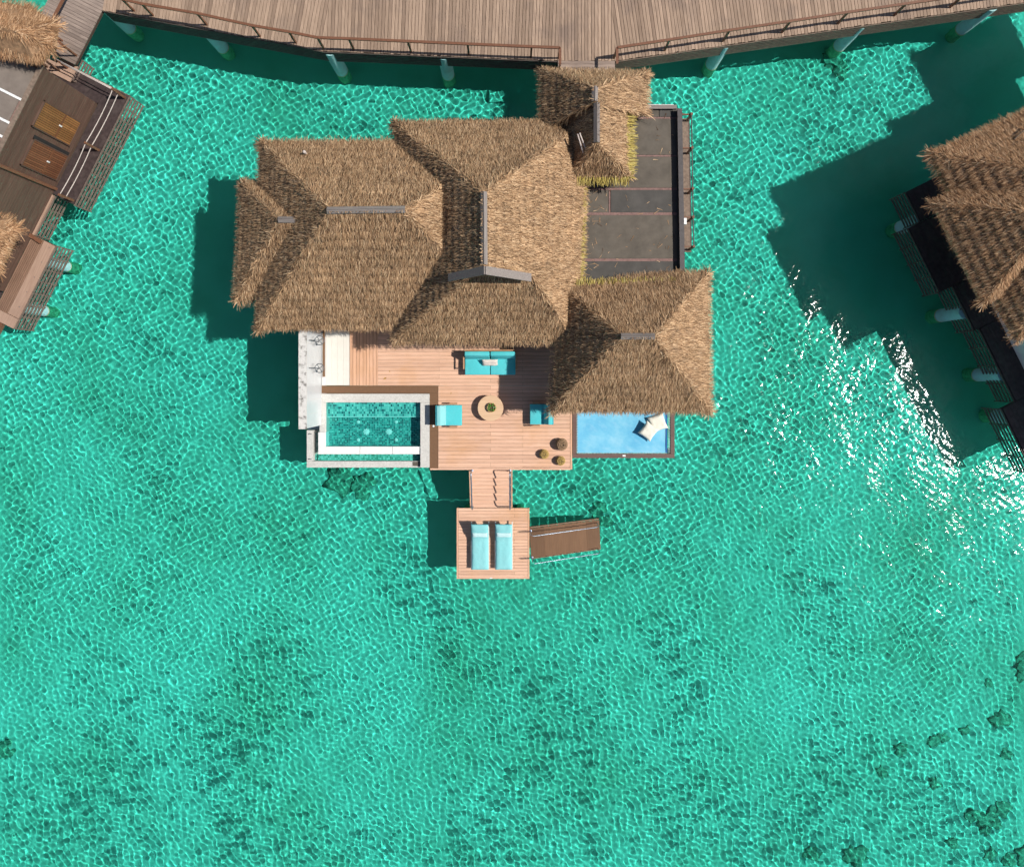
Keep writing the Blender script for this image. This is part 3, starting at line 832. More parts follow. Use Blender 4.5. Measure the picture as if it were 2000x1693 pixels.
pbox('bench_edge', 636.2, 813.2, 820.8, 814.6, 1.2, 1.325, M['white_stone'])
pbox('gutter_floor', 611.7, 844.3, 621.3, 900.2, .5, .95, M['mosaic_green'])
pbox('gutter_floor', 621.5, 887.2, 820.8, 900.2, .5, 1.1, M['mosaic_green'])
pbox('pool_shell', 602, 770, 838, 910, .40, .49, M['plaster'])
a, b = P(636, 872, 1.5), P(821, 786, 1.5)
MB().add([(a.x, a.y, 1.53), (b.x, a.y, 1.53), (b.x, b.y, 1.53), (a.x, b.y, 1.53)], [(0, 1, 2, 3)]).build('pool_water', M['pool_water'], pool)
a, b = P(612, 900, 1.2), P(821, 887, 1.2)
MB().add([(a.x, a.y, 1.16), (b.x, a.y, 1.16), (b.x, b.y, 1.16), (a.x, b.y, 1.16)], [(0, 1, 2, 3)]).build('gutter_water', M['pool_water'], pool)
for px, py, r in ((700, 824, .075), (774, 824, .075), (700, 859, .075), (774, 859, .075), (716, 843, .12), (760, 843, .12)):
    c = P(px, py, .98)
    prof = [(r, 0), (r, .02), (r * .6, .035), (r * .2, .04)]
    if r > .1:
        mb = MB().lathe((c.x, c.y, .981), prof, 12)
        for k in range(8):
            t = k * math.pi / 4
            mb.beam((c.x + .09 * math.cos(t), c.y + .09 * math.sin(t), .995), (c.x + .15 * math.cos(t), c.y + .15 * math.sin(t), .995), .06, .02)
        mb.build('jet_fitting', M['white'], pool)
    else:
        MB().lathe((c.x, c.y, .981), prof, 14).build('pool_light', M['white'], pool)
for px, py in ((604, 848), (604, 897)):
    c = P(px, py, 1.45); MB().tube([(c.x - .05, c.y, 1.455), (c.x + .05, c.y + .03, 1.50), (c.x + .1, c.y, 1.455)], .02, 6).build('kerb_clip', M['dark_steel'], pool)
for px, py in ((640, 800), (640, 890), (810, 890), (810, 800)):
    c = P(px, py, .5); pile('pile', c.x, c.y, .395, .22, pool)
c = dk(846.5, 832); MB().lathe((c.x, c.y, DZ + .006), [(.05, 0), (.05, .03), (.02, .05)], 12).build('border_light', M['white'], sun_deck)

# ------------------------------------------------------------------ hanging net beside the deck
net = empty('overwater_net', P(1220, 850, 1.4))
tag(net, 'blue hammock net laced into a dark brown frame beside the sun deck', 'net')
NZ = 1.5
def nbox(name, x0, y0, x1, y1, z0, z1, m, bevel=0):
    return pbox(name, x0, y0, x1, y1, z0, z1, m, net, bevel)
nbox('frame_beam', 1118.6, 640, 1126, 886, NZ - .22, NZ, M['net_frame'])
nbox('frame_beam', 1310, 640, 1317.5, 886, NZ - .22, NZ, M['net_frame'])
nbox('frame_beam', 1118.6, 886.2, 1317.5, 894.5, NZ - .22, NZ, M['net_frame'])
nbox('frame_plate', 1216, 888.5, 1222, 891.5, NZ + .002, NZ + .012, M['white'])
a, b = P(1128, 884.5, NZ), P(1303, 660, NZ)
nx, ny = 40, 44
vs = []
for j in range(ny + 1):
    for i in range(nx + 1):
        u, v = i / nx, j / ny
        sag = .10 * math.sin(math.pi * u) * math.sin(math.pi * min(1, v * 1.2)) + .008 * mnoise.noise((u * 6, v * 6, 0))
        vs.append((a.x + (b.x - a.x) * u, a.y + (b.y - a.y) * v, NZ - .05 - sag))
fs = [(j * (nx + 1) + i, j * (nx + 1) + i + 1, (j + 1) * (nx + 1) + i + 1, (j + 1) * (nx + 1) + i) for j in range(ny) for i in range(nx)]
sheet = MB().add(vs, fs).build('net_sheet', M['net'], net, True)
c0, c1 = P(1300.5, 884, NZ), P(1303.5, 660, NZ); MB().box(c0.x, c1.x, c0.y, c1.y, NZ - .06, NZ - .035).build('net_border', M['navy'], net)
def lacing(name, p, q, outw, n, L):
    mb = MB(); p, q = Vector(p), Vector(q); o = Vector(outw)
    for k in range(n):
        s_ = p.lerp(q, (k + .2) / n); e_ = p.lerp(q, (k + .8) / n) + o * L
        mb.tube([s_, e_], .011, 4)
    ob = mb.build(name, M['white'], net); ob['kind'] = 'stuff'
lacing('lacing', (a.x, a.y, NZ - .045), (b.x, a.y, NZ - .045), (0, -1, .1), 60, .07)
lacing('lacing', (a.x, a.y, NZ - .045), (a.x, b.y, NZ - .045), (-1, 0, .1), 70, .06)
lacing('lacing', (b.x + .05, a.y, NZ - .045), (b.x + .05, b.y, NZ - .045), (1, 0, .1), 70, .13)
for px, py in ((1122, 889), (1314, 889)):
    c = P(px, py, NZ); pile('pile', c.x, c.y + .1, NZ - .23, .12, net)

def pillow(name, c, w_, d_, t_, rz, mat, label, cat, group=None, tilt=(0, 0), pinch=.12):
    n = 14; vs = []; fs = []
    for side in (1, -1):
        for j in range(n + 1):
            for i in range(n + 1):
                u, v = i / n * 2 - 1, j / n * 2 - 1
                e = max(0, (1 - u ** 4) * (1 - v ** 4)) ** .55
                px_ = u * (1 - pinch * (1 - v * v) ** 1 * abs(u) ** 3); py_ = v * (1 - pinch * (1 - u * u) * abs(v) ** 3)
                wr = .03 * mnoise.noise((u * 2.2 + rz * 3, v * 2.2, side)) * e
                vs.append(Vector((px_ * w_ / 2, py_ * d_ / 2, side * (t_ / 2 * e + .004) + wr)))
    m = (n + 1) ** 2
    for s_ in range(2):
        for j in range(n):
            for i in range(n):
                q = [s_ * m + j * (n + 1) + i, s_ * m + j * (n + 1) + i + 1, s_ * m + (j + 1) * (n + 1) + i + 1, s_ * m + (j + 1) * (n + 1) + i]
                fs.append(tuple(q if s_ == 0 else q[::-1]))
    rim = [(j, i) for i in range(n) for j in (0,)]
    def vid(s_, j, i): return s_ * m + j * (n + 1) + i
    loop = [(0, i) for i in range(n)] + [(j, n) for j in range(n)] + [(n, i) for i in range(n, 0, -1)] + [(j, 0) for j in range(n, 0, -1)]
    for k in range(len(loop)):
        j0, i0 = loop[k]; j1, i1 = loop[(k + 1) % len(loop)]
        fs.append((vid(1, j0, i0), vid(1, j1, i1), vid(0, j1, i1), vid(0, j0, i0)))
    rot = Matrix.Rotation(rz, 4, 'Z') @ Matrix.Rotation(tilt[0], 4, 'X') @ Matrix.Rotation(tilt[1], 4, 'Y')
    o = MB().add([rot @ v + Vector(c) for v in vs], fs).build(name, mat, None, True)
    if cat: tag(o, label, cat, group)
    return o
p = P(1285, 826, 1.6)
pillow('cushion', (p.x, p.y, 1.52), .78, .78, .26, .35, M['cream'], 'cream cushion on the blue net, half under the other and nearer the roof', 'cushion', 'cushions on the net')
p = P(1268, 840, 1.72)
pillow('cushion', (p.x - .02, p.y - .05, 1.66), .72, .72, .24, .95, M['cream'], 'cream cushion on the blue net, lying over the other one', 'cushion', 'cushions on the net', (.12, -.15))

# ------------------------------------------------------------------ deck furniture
def cushion_box(name, mat, parent, x0, x1, y0, y1, z0, z1, tiltx=None):
    """a rounded foam cushion, top puffed"""
    mb = MB().box(x0, x1, y0, y1, z0, z1)
    o = mb.build(name, mat, parent, True, bevel=.035, seg=3)
    return o

def sofa():
    c = dk(957, 712); t = empty('sofa', c)
    tag(t, 'two seat outdoor sofa with teal cushions under the edge of the thatch', 'sofa')
    x0, x1 = P(908, 0, 2.05).x, P(1007, 0, 2.05).x; yb, yf = P(0, 690, 2.2).y, P(0, 732, 2.05).y
    z = DZ
    MB().box(x0 + .02, x1 - .02, yf + .02, yb - .05, z + .20, z + .27).build('seat_frame', M['teak'], t)
    for x in (x0 + .06, x1 - .13):
        for y_ in (yf + .06, yb - .16):
            MB().box(x, x + .07, y_, y_ + .07, z + .002, z + .2).build('leg', M['teak'], t)
    MB().add([(x0, yb, z + .27), (x1, yb, z + .27), (x1, yb + .1, z + .80), (x0, yb + .1, z + .80), (x0, yb + .05, z + .27), (x1, yb + .05, z + .27), (x1, yb + .15, z + .80), (x0, yb + .15, z + .80)],
             [(0, 1, 2, 3), (7, 6, 5, 4), (0, 4, 5, 1), (1, 5, 6, 2), (2, 6, 7, 3), (3, 7, 4, 0)]).build('back_frame', M['teak'], t)
    for x in (x0 - .07, x1 + .01):
        MB().box(x, x + .06, yf + .25, yb - .1, z + .56, z + .60).build('armrest', M['teak'], t)
        for y_ in (yf + .27, yb - .17):
            MB().box(x + .005, x + .055, y_, y_ + .05, z + .002, z + .56).build('arm_post', M['teak'], t)
    xm = (x0 + x1) / 2
    for a_, b_ in ((x0, xm - .012), (xm + .012, x1)):
        cushion_box('seat_cushion', M['teal'], t, a_, b_, yf, yb - .13, z + .272, z + .45)
        mb = MB().add([(a_ + .01, yb - .26, z + .46), (b_ - .01, yb - .26, z + .46), (b_ - .01, yb - .02, z + .46), (a_ + .01, yb - .02, z + .46),
                       (a_ + .01, yb - .11, z + .88), (b_ - .01, yb - .11, z + .88), (b_ - .01, yb + .08, z + .86), (a_ + .01, yb + .08, z + .86)],
                      [(0, 3, 2, 1), (4, 5, 6, 7), (0, 1, 5, 4), (1, 2, 6, 5), (2, 3, 7, 6), (3, 0, 4, 7)])
        mb.build('back_cushion', M['teal'], t, True, bevel=.035, seg=3)
    c2 = P(957, 708, 2.25)
    pillow('throw_pillow', (c2.x, c2.y, z + .62), .70, .36, .15, .02, M['shell'], 'pale shell coloured throw pillow leaning on the teal sofa', 'pillow', None, (R(48), 0), .05)
sofa()

def armchair(label, px0, px1, py0, py1, facing):
    """facing +1: back rest on the west side, looking east; -1 the other way"""
    x0, x1 = P(px0, 0, 2.05).x, P(px1, 0, 2.05).x; y0, y1 = P(0, py1, 2.05).y, P(0, py0, 2.05).y
    z = DZ; t = empty('armchair', ((x0 + x1) / 2, (y0 + y1) / 2, z)); tag(t, label, 'armchair', 'teal armchairs by the round table')
    MB().box(x0 + .03, x1 - .03, y0 + .02, y1 - .02, z + .2, z + .27).build('seat_frame', M['teak'], t)
    for x in (x0 + .06, x1 - .13):
        for y_ in (y0 + .06, y1 - .13):
            MB().box(x, x + .07, y_, y_ + .07, z + .002, z + .2).build('leg', M['teak'], t)
    xb = x0 if facing > 0 else x1; s_ = facing
    for y_ in (y0 - .10, y1 + .03):
        a_ = sorted((xb + s_ * .52, xb + s_ * .84)); MB().box(a_[0], a_[1], y_, y_ + .07, z + .5, z + .54).build('armrest', M['teak'], t)
        for xx in (xb + s_ * .54, xb + s_ * .80):
            MB().box(xx - .025, xx + .025, y_ + .01, y_ + .06, z + .002, z + .5).build('arm_post', M['teak'], t)
    a_ = sorted((xb + s_ * .02, xb + s_ * (x1 - x0)))
    cushion_box('seat_cushion', M['teal'], t, a_[0], a_[1], y0, y1, z + .272, z + .44)
    v = [(xb + s_ * .36, z + .45), (xb + s_ * .12, z + .45), (xb + s_ * -.04, z + .82), (xb + s_ * .15, z + .84)]
    mb = MB().add([(x, y0 + .01, zz) for x, zz in v] + [(x, y1 - .01, zz) for x, zz in v], [(0, 1, 2, 3), (7, 6, 5, 4), (0, 4, 5, 1), (1, 5, 6, 2), (2, 6, 7, 3), (3, 7, 4, 0)])
    mb.build('back_cushion', M['teal_light'] if facing > 0 else M['teal'], t, True, bevel=.035, seg=3)
    v = [(xb + s_ * .10, z + .27), (xb + s_ * .06, z + .27), (xb + s_ * -.08, z + .78), (xb + s_ * -.04, z + .78)]
    MB().add([(x, y0 + .01, zz) for x, zz in v] + [(x, y1 - .01, zz) for x, zz in v], [(0, 1, 2, 3), (7, 6, 5, 4), (0, 4, 5, 1), (1, 5, 6, 2), (2, 6, 7, 3), (3, 7, 4, 0)]).build('back_frame', M['teal_side'], t)
armchair('teal armchair between the plunge pool and the round table', 856, 902, 791, 831, 1)
armchair('teal armchair half in shade under the pavilion thatch', 1035, 1077, 789, 829, -1)

c = P(958, 797, 2.0)
tbl = empty('round_table', (c.x, c.y, DZ)); tag(tbl, 'round pale wooden coffee table on the sun deck', 'table')
MB().lathe((c.x, c.y, DZ + .36), [(.55, 0), (.575, .015), (.575, .045), (.565, .055)], 48).build('table_top', M['table'], tbl, 'auto')
MB().lathe((c.x, c.y, DZ + .002), [(.30, 0), (.30, .03), (.12, .08), (.10, .2), (.14, .32), (.3, .358)], 28).build('pedestal', M['teak'], tbl, 'auto')
pc = P(960, 796, 2.1)
bowl = empty('plant_bowl', (pc.x, pc.y, DZ + .416)); tag(bowl, 'dark round bowl with small green plant on the round table', 'plant bowl')
MB().lathe((pc.x, pc.y, DZ + .417), [(.08, 0), (.16, .05), (.205, .13), (.20, .135), (.175, .12), (.12, .115)], 24).build('bowl', M['bowl'], bowl, 'auto')
MB().tube([(pc.x + .195 * math.cos(t), pc.y + .195 * math.sin(t), DZ + .55) for t in np.linspace(0, 2 * math.pi, 25)[:-1]], .014, 6, True).build('bowl_rim', M['wicker'], bowl, True)
for k in range(15):
    t = k * 2.4 + random.uniform(-.2, .2); r0 = .02 + .008 * k; L = random.uniform(.09, .13)
    b0 = Vector((pc.x + r0 * math.cos(t), pc.y + r0 * math.sin(t), DZ + .53)); dr = Vector((math.cos(t), math.sin(t), .35)).normalized(); sd_ = Vector((-math.sin(t), math.cos(t), 0))
    q = [b0, b0 + dr * L * .5 + sd_ * .035 + Vector((0, 0, .04)), b0 + dr * L, b0 + dr * L * .5 - sd_ * .035 + Vector((0, 0, .04))]
    up = Vector((0, 0, .006))
    MB().add(q + [v - up for v in q], [(0, 1, 2, 3), (7, 6, 5, 4), (0, 4, 5, 1), (1, 5, 6, 2), (2, 6, 7, 3), (3, 7, 4, 0)]).build('leaf', M['leaf'], bowl)

def lantern(label, px, py, r, h, mat):
    c = P(px, py, DZ + h * .6); c.z = DZ; t = empty('wicker_lantern', c); tag(t, label, 'lantern', 'wicker lanterns on the deck corner')
    prof = [(r * .72, .003), (r * .92, h * .2), (r, h * .45), (r * .94, h * .7), (r * .74, h * .9)]
    MB().lathe(c, [(r * .70, .002), (r * .70, .03), (r * .1, .035)], 20).build('base', mat, t)
    MB().lathe(c, [(r * .5, .04), (r * .78, h * .3), (r * .8, h * .6), (r * .5, h * .8), (r * .1, h * .82)], 16).build('shadow_core', M['void'], t)  # black body painted as the shade inside the hollow lantern
    n = 14
    for k in range(n):
        t0 = 2 * math.pi * k / n
        MB().tube([(c.x + q * math.cos(t0 + .35 * i / 4), c.y + q * math.sin(t0 + .35 * i / 4), c.z + z) for i, (q, z) in enumerate(prof)], r * .075, 5).build('cane', mat, t)
    for q, z in prof + [(r * .5, h * .97)]:
        MB().tube([(c.x + q * math.cos(a_), c.y + q * math.sin(a_), c.z + z) for a_ in np.linspace(0, 2 * math.pi, 21)[:-1]], r * .085, 5, True).build('ring', mat, t)
    for k in range(3):
        a_ = k * math.pi / 3 + .3
        MB().tube([(c.x + r * .74 * math.cos(a_), c.y + r * .74 * math.sin(a_), c.z + h * .9), (c.x + r * .35 * math.cos(a_ + .2), c.y + r * .35 * math.sin(a_ + .2), c.z + h), (c.x - r * .35 * math.cos(a_ - .2), c.y - r * .35 * math.sin(a_ - .2), c.z + h), (c.x - r * .74 * math.cos(a_), c.y - r * .74 * math.sin(a_), c.z + h * .9)], r * .07, 5).build('lid_cane', mat, t, True)
lantern('dark brown wicker lantern, largest of the three on the deck corner', 1097, 868, .26, .45, M['wicker_brown'])
lantern('golden brown wicker lantern farthest from the blue net', 1063, 887, .20, .34, M['wicker'])
lantern('golden brown wicker lantern at the outer edge of the deck', 1095, 900, .20, .34, M['wicker'])
for (px, py, s_, a_) in ((752, 739, .09, .6), (761, 725, .05, 2.0), (881, 768, .05, 1.2)):
    c = dk(px, py); d_ = Vector((math.cos(a_), math.sin(a_), 0)); n_ = Vector((-d_.y, d_.x, 0)); up = Vector((0, 0, .004))
    q = [c - d_ * s_ + up * 1.5, c + n_ * s_ * .45 + up * 4, c + d_ * s_ + up * 1.5, c - n_ * s_ * .45 + up * 4]
    lf = MB().add(q + [v - up for v in q], [(0, 1, 2, 3), (7, 6, 5, 4), (0, 4, 5, 1), (1, 5, 6, 2), (2, 6, 7, 3), (3, 7, 4, 0)]).build('dry_leaf', M['dry_leaf'])
    tag(lf, {752: 'largest fallen dry leaf on the deck near the shower', 761: 'small dry leaf fallen beside a larger one near the shower', 881: 'small dry leaf on the deck close to the pool corner'}[px], 'leaf', 'dry leaves on the deck')

# ------------------------------------------------------------------ stairs down to the swim platform
SP = .75
stairs = empty('deck_stairs', P(958, 955, SP)); tag(stairs, 'short flight of timber steps from sun deck down to the platform', 'stairs')
sx0, sx1 = dk(916, 0).x, dk(1001, 0).x
ys, ye = dk(0, 918).y, P(0, 991, SP).y
nst = 5
for k in range(nst):
    ya, yb = ys + (ye - ys) * k / nst, ys + (ye - ys) * (k + 1) / nst
    zt = DZ - (DZ - SP) * (k + .85) / nst
    for q in range(2):
        y0_, y1_ = ya + (yb - ya) * q / 2, ya + (yb - ya) * (q + 1) / 2
        MB().box(sx0 + .07, sx1 - .07, y1_ + .004, y0_ - .004, zt - .04, zt).build('tread_board', M['deck'], stairs)
    MB().box(sx0 + .068, sx1 - .068, yb - .01, ya + .01, zt - .16, zt - .045).build('carriage', M['deck_gap'], stairs)
    MB().box(sx0 + .07, sx1 - .07, ya - .03, ya - .01, zt - .03 , zt + .12).build('riser', M['deck'], stairs) if k else None
for x in (sx0, sx1 - .068):
    MB().add([(x, ys, DZ - .26), (x + .066, ys, DZ - .26), (x + .066, ys, DZ + .02), (x, ys, DZ + .02), (x, ye, SP - .12), (x + .066, ye, SP - .12), (x + .066, ye, SP + .02), (x, ye, SP + .02)],
             [(0, 1, 2, 3), (7, 6, 5, 4), (0, 4, 5, 1), (1, 5, 6, 2), (2, 6, 7, 3), (3, 7, 4, 0)]).build('stringer', M['deck_y'], stairs)
def steel_rail(name, parent, a, b, h, mat=None):
    a, b = Vector(a), Vector(b); u = Vector((0, 0, h)); d = (b - a).normalized()
    return MB().tube([a, a + u * .5, a + u * .92, a + u + d * .08, a + u + d * .2, b + u - d * .2, b + u - d * .08, b + u * .92, b + u * .5, b], .03, 8).build(name, mat or M['steel'], parent, True)
for px in (922, 996):
    x = dk(px, 0).x
    steel_rail('handrail', stairs, (x, dk(0, 919).y, DZ), (x, ye + .05, SP), .85)
    for yy, zz in ((dk(0, 919).y, DZ), (ye + .05, SP)):
        MB().lathe((x, yy, zz + .005), [(.06, 0), (.06, .015), (.03, .02)], 12).build('rail_flange', M['steel'], stairs)

plat = empty('swim_platform', P(963, 1060, SP)); tag(plat, 'square timber swim platform low over the water with two loungers', 'platform')
px0, px1, py0, py1 = P(892, 0, SP).x, P(1034, 0, SP).x, P(0, 1130, SP).y, P(0, 992, SP).y
MB().box(px0 + .03, px1 - .03, py0 + .03, py1 - .03, SP - .25, SP - .05).build('joist_frame', M['deck_gap'], plat)
row_boards(px0 + .075, px1 - .075, py0 + .073, py1 - .004, [0.0], M['deck'], plat, SP, .147)
for (x0, x1, y0, y1, m) in ((px0, px0 + .07, py0, py1, 'deck_y'), (px1 - .07, px1, py0, py1, 'deck_y'), (px0 + .072, px1 - .072, py0, py0 + .07, 'deck')):
    MB().box(x0, x1, y0, y1, SP - .24, SP + .003).build('edge_board', M[m], plat)
for x in (px0 + .4, px1 - .4):
    for y_ in (py0 + .4, py1 - .4): pile('pile', x, y_, SP - .255, .2, plat)
c = P(959, 1128.5, SP); MB().box(c.x - .06, c.x + .06, c.y - .02, c.y + .02, SP + .004, SP + .02).build('edge_light', M['white'], plat)

def lounger(label, x0p, x1p):
    x0, x1 = P(x0p, 0, SP + .4).x, P(x1p, 0, SP + .4).x
    yt, yb = P(0, 1024, SP + .8).y, P(0, 1112, SP + .3).y
    t = empty('sun_lounger', ((x0 + x1) / 2, (yt + yb) / 2, SP)); tag(t, label, 'sun lounger', 'sun loungers on the swim platform')
    z = SP; wd = x1 - x0; hinge = yt - .80
    for x in (x0 - .03, x1 - .01):
        MB().box(x, x + .04, yb, yt + .02, z + .24, z + .29).build('side_rail', M['alu'], t)
    for x in (x0 - .025, x1 - .005):
        for y_ in (yb + .15, yt - .25):
            MB().box(x, x + .03, y_, y_ + .05, z + .004, z + .24).build('leg', M['alu'], t)
    MB().box(x0 + .012, x1 - .012, yb, yb + .04, z + .24, z + .285).build('cross_bar', M['alu'], t)
    MB().beam((x0 + .04, yt - .12, z + .25), (x0 + .04, yt - .30, z + .56), .03, .03).build('back_strut', M['alu'], t)
    MB().beam((x1 - .04, yt - .12, z + .25), (x1 - .04, yt - .30, z + .56), .03, .03).build('back_strut', M['alu'], t)
    n = 10; prof = []
    ln = [(yb, .30)]; segs_ = 26
    for i in range(segs_ + 1):
        s_ = i / segs_; y_ = yb + (yt - yb - .02) * s_
        zz = z + .30
        if y_ > hinge: zz += (y_ - hinge) * .62
        prof.append((y_, zz))
    vs, fs = [], []
    for i, (y_, zz) in enumerate(prof):
        for j in range(n + 1):
            u = j / n * 2 - 1
            puff = .085 * (1 - abs(u) ** 6) * (1 - abs(i / segs_ * 2 - 1) ** 14) + .012 * mnoise.noise((u * 2 + x0, y_ * 3, 0))
            puff -= .012 * math.exp(-((i % 5) - 0) ** 2 * 2)
            vs.append((x0 + wd * (.5 + u * .5), y_, zz + max(.02, puff)))
    m = len(vs)
    for i, (y_, zz) in enumerate(prof):
        for j in range(n + 1): vs.append((x0 + wd * j / n, y_, zz))
    W_ = n + 1
    for i in range(segs_):
        for j in range(n):
            a_, b_, c_, d_ = i * W_ + j, i * W_ + j + 1, (i + 1) * W_ + j + 1, (i + 1) * W_ + j
            fs += [(a_, b_, c_, d_), (m + d_, m + c_, m + b_, m + a_)]
        fs += [(m + i * W_, i * W_, (i + 1) * W_, m + (i + 1) * W_), (i * W_ + n, m + i * W_ + n, m + (i + 1) * W_ + n, (i + 1) * W_ + n)]
    for j in range(n):
        fs += [(j, m + j, m + j + 1, j + 1), (m + segs_ * W_ + j, segs_ * W_ + j, segs_ * W_ + j + 1, m + segs_ * W_ + j + 1)]
    MB().add(vs, fs).build('mattress', M['teal_light'], t, True)
    hp = pillow('head_cushion', ((x0 + x1) / 2, hinge + .28, z + .30 + .28 * .62 + .115), wd * .92, .24, .10, 0, M['teal_pale'], None, None, None, (R(32), 0), .04)
    adopt(hp, t)
    pan = MB().add([(x0, hinge, z + .292), (x1, hinge, z + .292), (x1, yt + .0, z + .292 + (yt - hinge) * .62), (x0, yt, z + .292 + (yt - hinge) * .62)], [(0, 1, 2, 3)]).build('back_panel', M['teal_side'], t)
lounger('teal sun lounger on the swim platform, the one farther from the water steps', 921, 954)
lounger('teal sun lounger on the swim platform, the one nearer the water steps', 968, 1000)

# ------------------------------------------------------------------ steps into the sea
wst = empty('water_steps', P(1036, 1060, SP)); tag(wst, 'brown timber steps with steel rails going down into the sea', 'steps')
xa, ya0 = P(1035.5, 0, SP).x, P(0, 1061, SP).y
ang = R(3.0); dxv = Vector((math.cos(ang), math.sin(ang), 0)); nv = Vector((-dxv.y, dxv.x, 0)); half = .69
nw, tl, RISE = 10, .335, .118
def stp(k, side, z): v = Vector((xa, ya0, 0)) + dxv * (tl * k) + nv * side; v.z = z; return v
for k in range(nw):
    zt = SP - .05 - k * RISE
    poly = [stp(k, -half, 0), stp(k + 1, -half, 0), stp(k + 1, half, 0), stp(k, half, 0)]
    poly = [p + dxv * (.006 if i in (0, 3) else .02) for i, p in enumerate(poly)]
    receiver(MB().prism([tuple(p.xy) for p in poly], zt - .05, zt).build('tread', M['step_wood'], wst))
for s_ in (-half - .03, half + .03):
    a_, b_ = stp(.05, s_, SP - .15), stp(nw, s_, SP - .15 - nw * RISE)
    receiver(MB().beam(a_, b_, .05, .16).build('stringer', M['brown_band'], wst))
for s_ in (-half + .02, half - .12):
    a_, b_ = stp(.15, s_, SP - .05), stp(nw - .3, s_, SP - .05 - (nw - .6) * RISE)
    off = nv * -.06
    MB().tube([a_, a_ + Vector((0, 0, .5)), a_ + Vector((0, 0, .82)) + off * .5, a_ + Vector((0, 0, .88)) + dxv * .12 + off, b_ + Vector((0, 0, .80)) + off - dxv * .1, b_ + Vector((0, 0, .74)) + off * .5, b_ + Vector((0, 0, .4)), b_], .017, 8).build('handrail', M['steel'], wst, True)
    MB().lathe((a_.x, a_.y, a_.z + .004), [(.06, 0), (.06, .015), (.03, .02)], 12).build('rail_flange', M['steel'], wst)
for s_ in (-half + .1, half - .1):
    e_ = stp(nw - .5, s_, 0); receiver(MB().tube([(e_.x, e_.y, BED), (e_.x, e_.y, SP - .12 - nw * RISE)], .05, 10).build('support_post', M['brown_band'], wst, True))

# ------------------------------------------------------------------ neighbouring villas (only the part in view)
class Frame:
    def __init__(s, o, a, b):
        s.o = Vector((o.x, o.y, 0)); s.a = Vector((*a, 0)).normalized(); s.b = Vector((*b, 0)).normalized()
    def __call__(s, a, b, z): v = s.o + s.a * a + s.b * b; v.z = z; return v
    def block(s, a0, a1, b0, b1, z0, z1, name, mat, parent, bevel=0):
        return MB().prism([tuple(s(a, b, 0).xy) for a, b in ((a0, b0), (a1, b0), (a1, b1), (a0, b1))], z0, z1).build(name, mat, parent, bevel=bevel)

def skirt(fr, a0, a1, b, ztop, rows_, bars, mat, parent, hs=.15):
    for r_ in range(rows_):
        z = ztop - .06 - r_ * hs
        MB().beam(fr(a0, b, z), fr(a1, b, z), .03, hs * .42).build('skirt_slat', mat, parent)
    m = max(1, int(abs(a1 - a0) / bars))
    for q in range(m + 1):
        a = a0 + (a1 - a0) * q / m
        MB().beam(fr(a, b - .025, ztop - .02), fr(a, b - .025, ztop - rows_ * hs), .05, .02, fr.b).build('skirt_post', mat, parent)

# --- west neighbour: dark timber hut
LZ = 1.5
LF = Frame(P(190, 203, LZ), (-.45, -.893), (.893, -.45))
hut = empty('timber_hut', LF(3, 0, LZ)); tag(hut, 'dark brown timber clad villa with louvred shutters and rope rail', 'villa')
WTZ = 5.3
body = LF.block(0.02, 9.5, -7, -.03, LZ - .3, WTZ - .25, 'wall', M['brown_wall'], hut)
nb = 25
for k in range(nb):
    z0 = LZ + (WTZ - LZ) * k / nb; z1 = LZ + (WTZ - LZ) * (k + 1) / nb - .012
    LF.block(0, 4.28, -.028, 0 - .004 * (k % 2), z0, z1, 'cladding_board', M['brown_wall'], body)
    LF.block(4.30, 9.5, -.028, .03 - .004 * (k % 2), z0, z1, 'cladding_board', M['brown_wall'], body)
LF.block(-.05, 9.5, -.12, .07, WTZ + .003, WTZ + .05, 'parapet_cap', M['slat_dark'], hut)
LF.block(-.05, .06, -7, -.13, WTZ + .003, WTZ + .05, 'parapet_cap', M['slat_dark'], hut)
fl_ = LF.block(.1, 9.4, -6.9, -.16, WTZ - .24, WTZ - .16, 'flat_roof', M['joint'], hut)
aa = .15
for k, wv in enumerate((1.45, 1.05, .62, 1.3, 1.5, 1.4)):
    LF.block(aa, aa + wv - .12, -6.8, -.2 - .12 * (k % 2), WTZ - .158, WTZ - .12, 'roof_panel', M['felt_tan'], fl_)
    LF.block(aa + wv - .11, aa + wv - .01, -6.8, -.2, WTZ - .158, WTZ - .10, 'roof_joint', M['white'], fl_)
    aa += wv
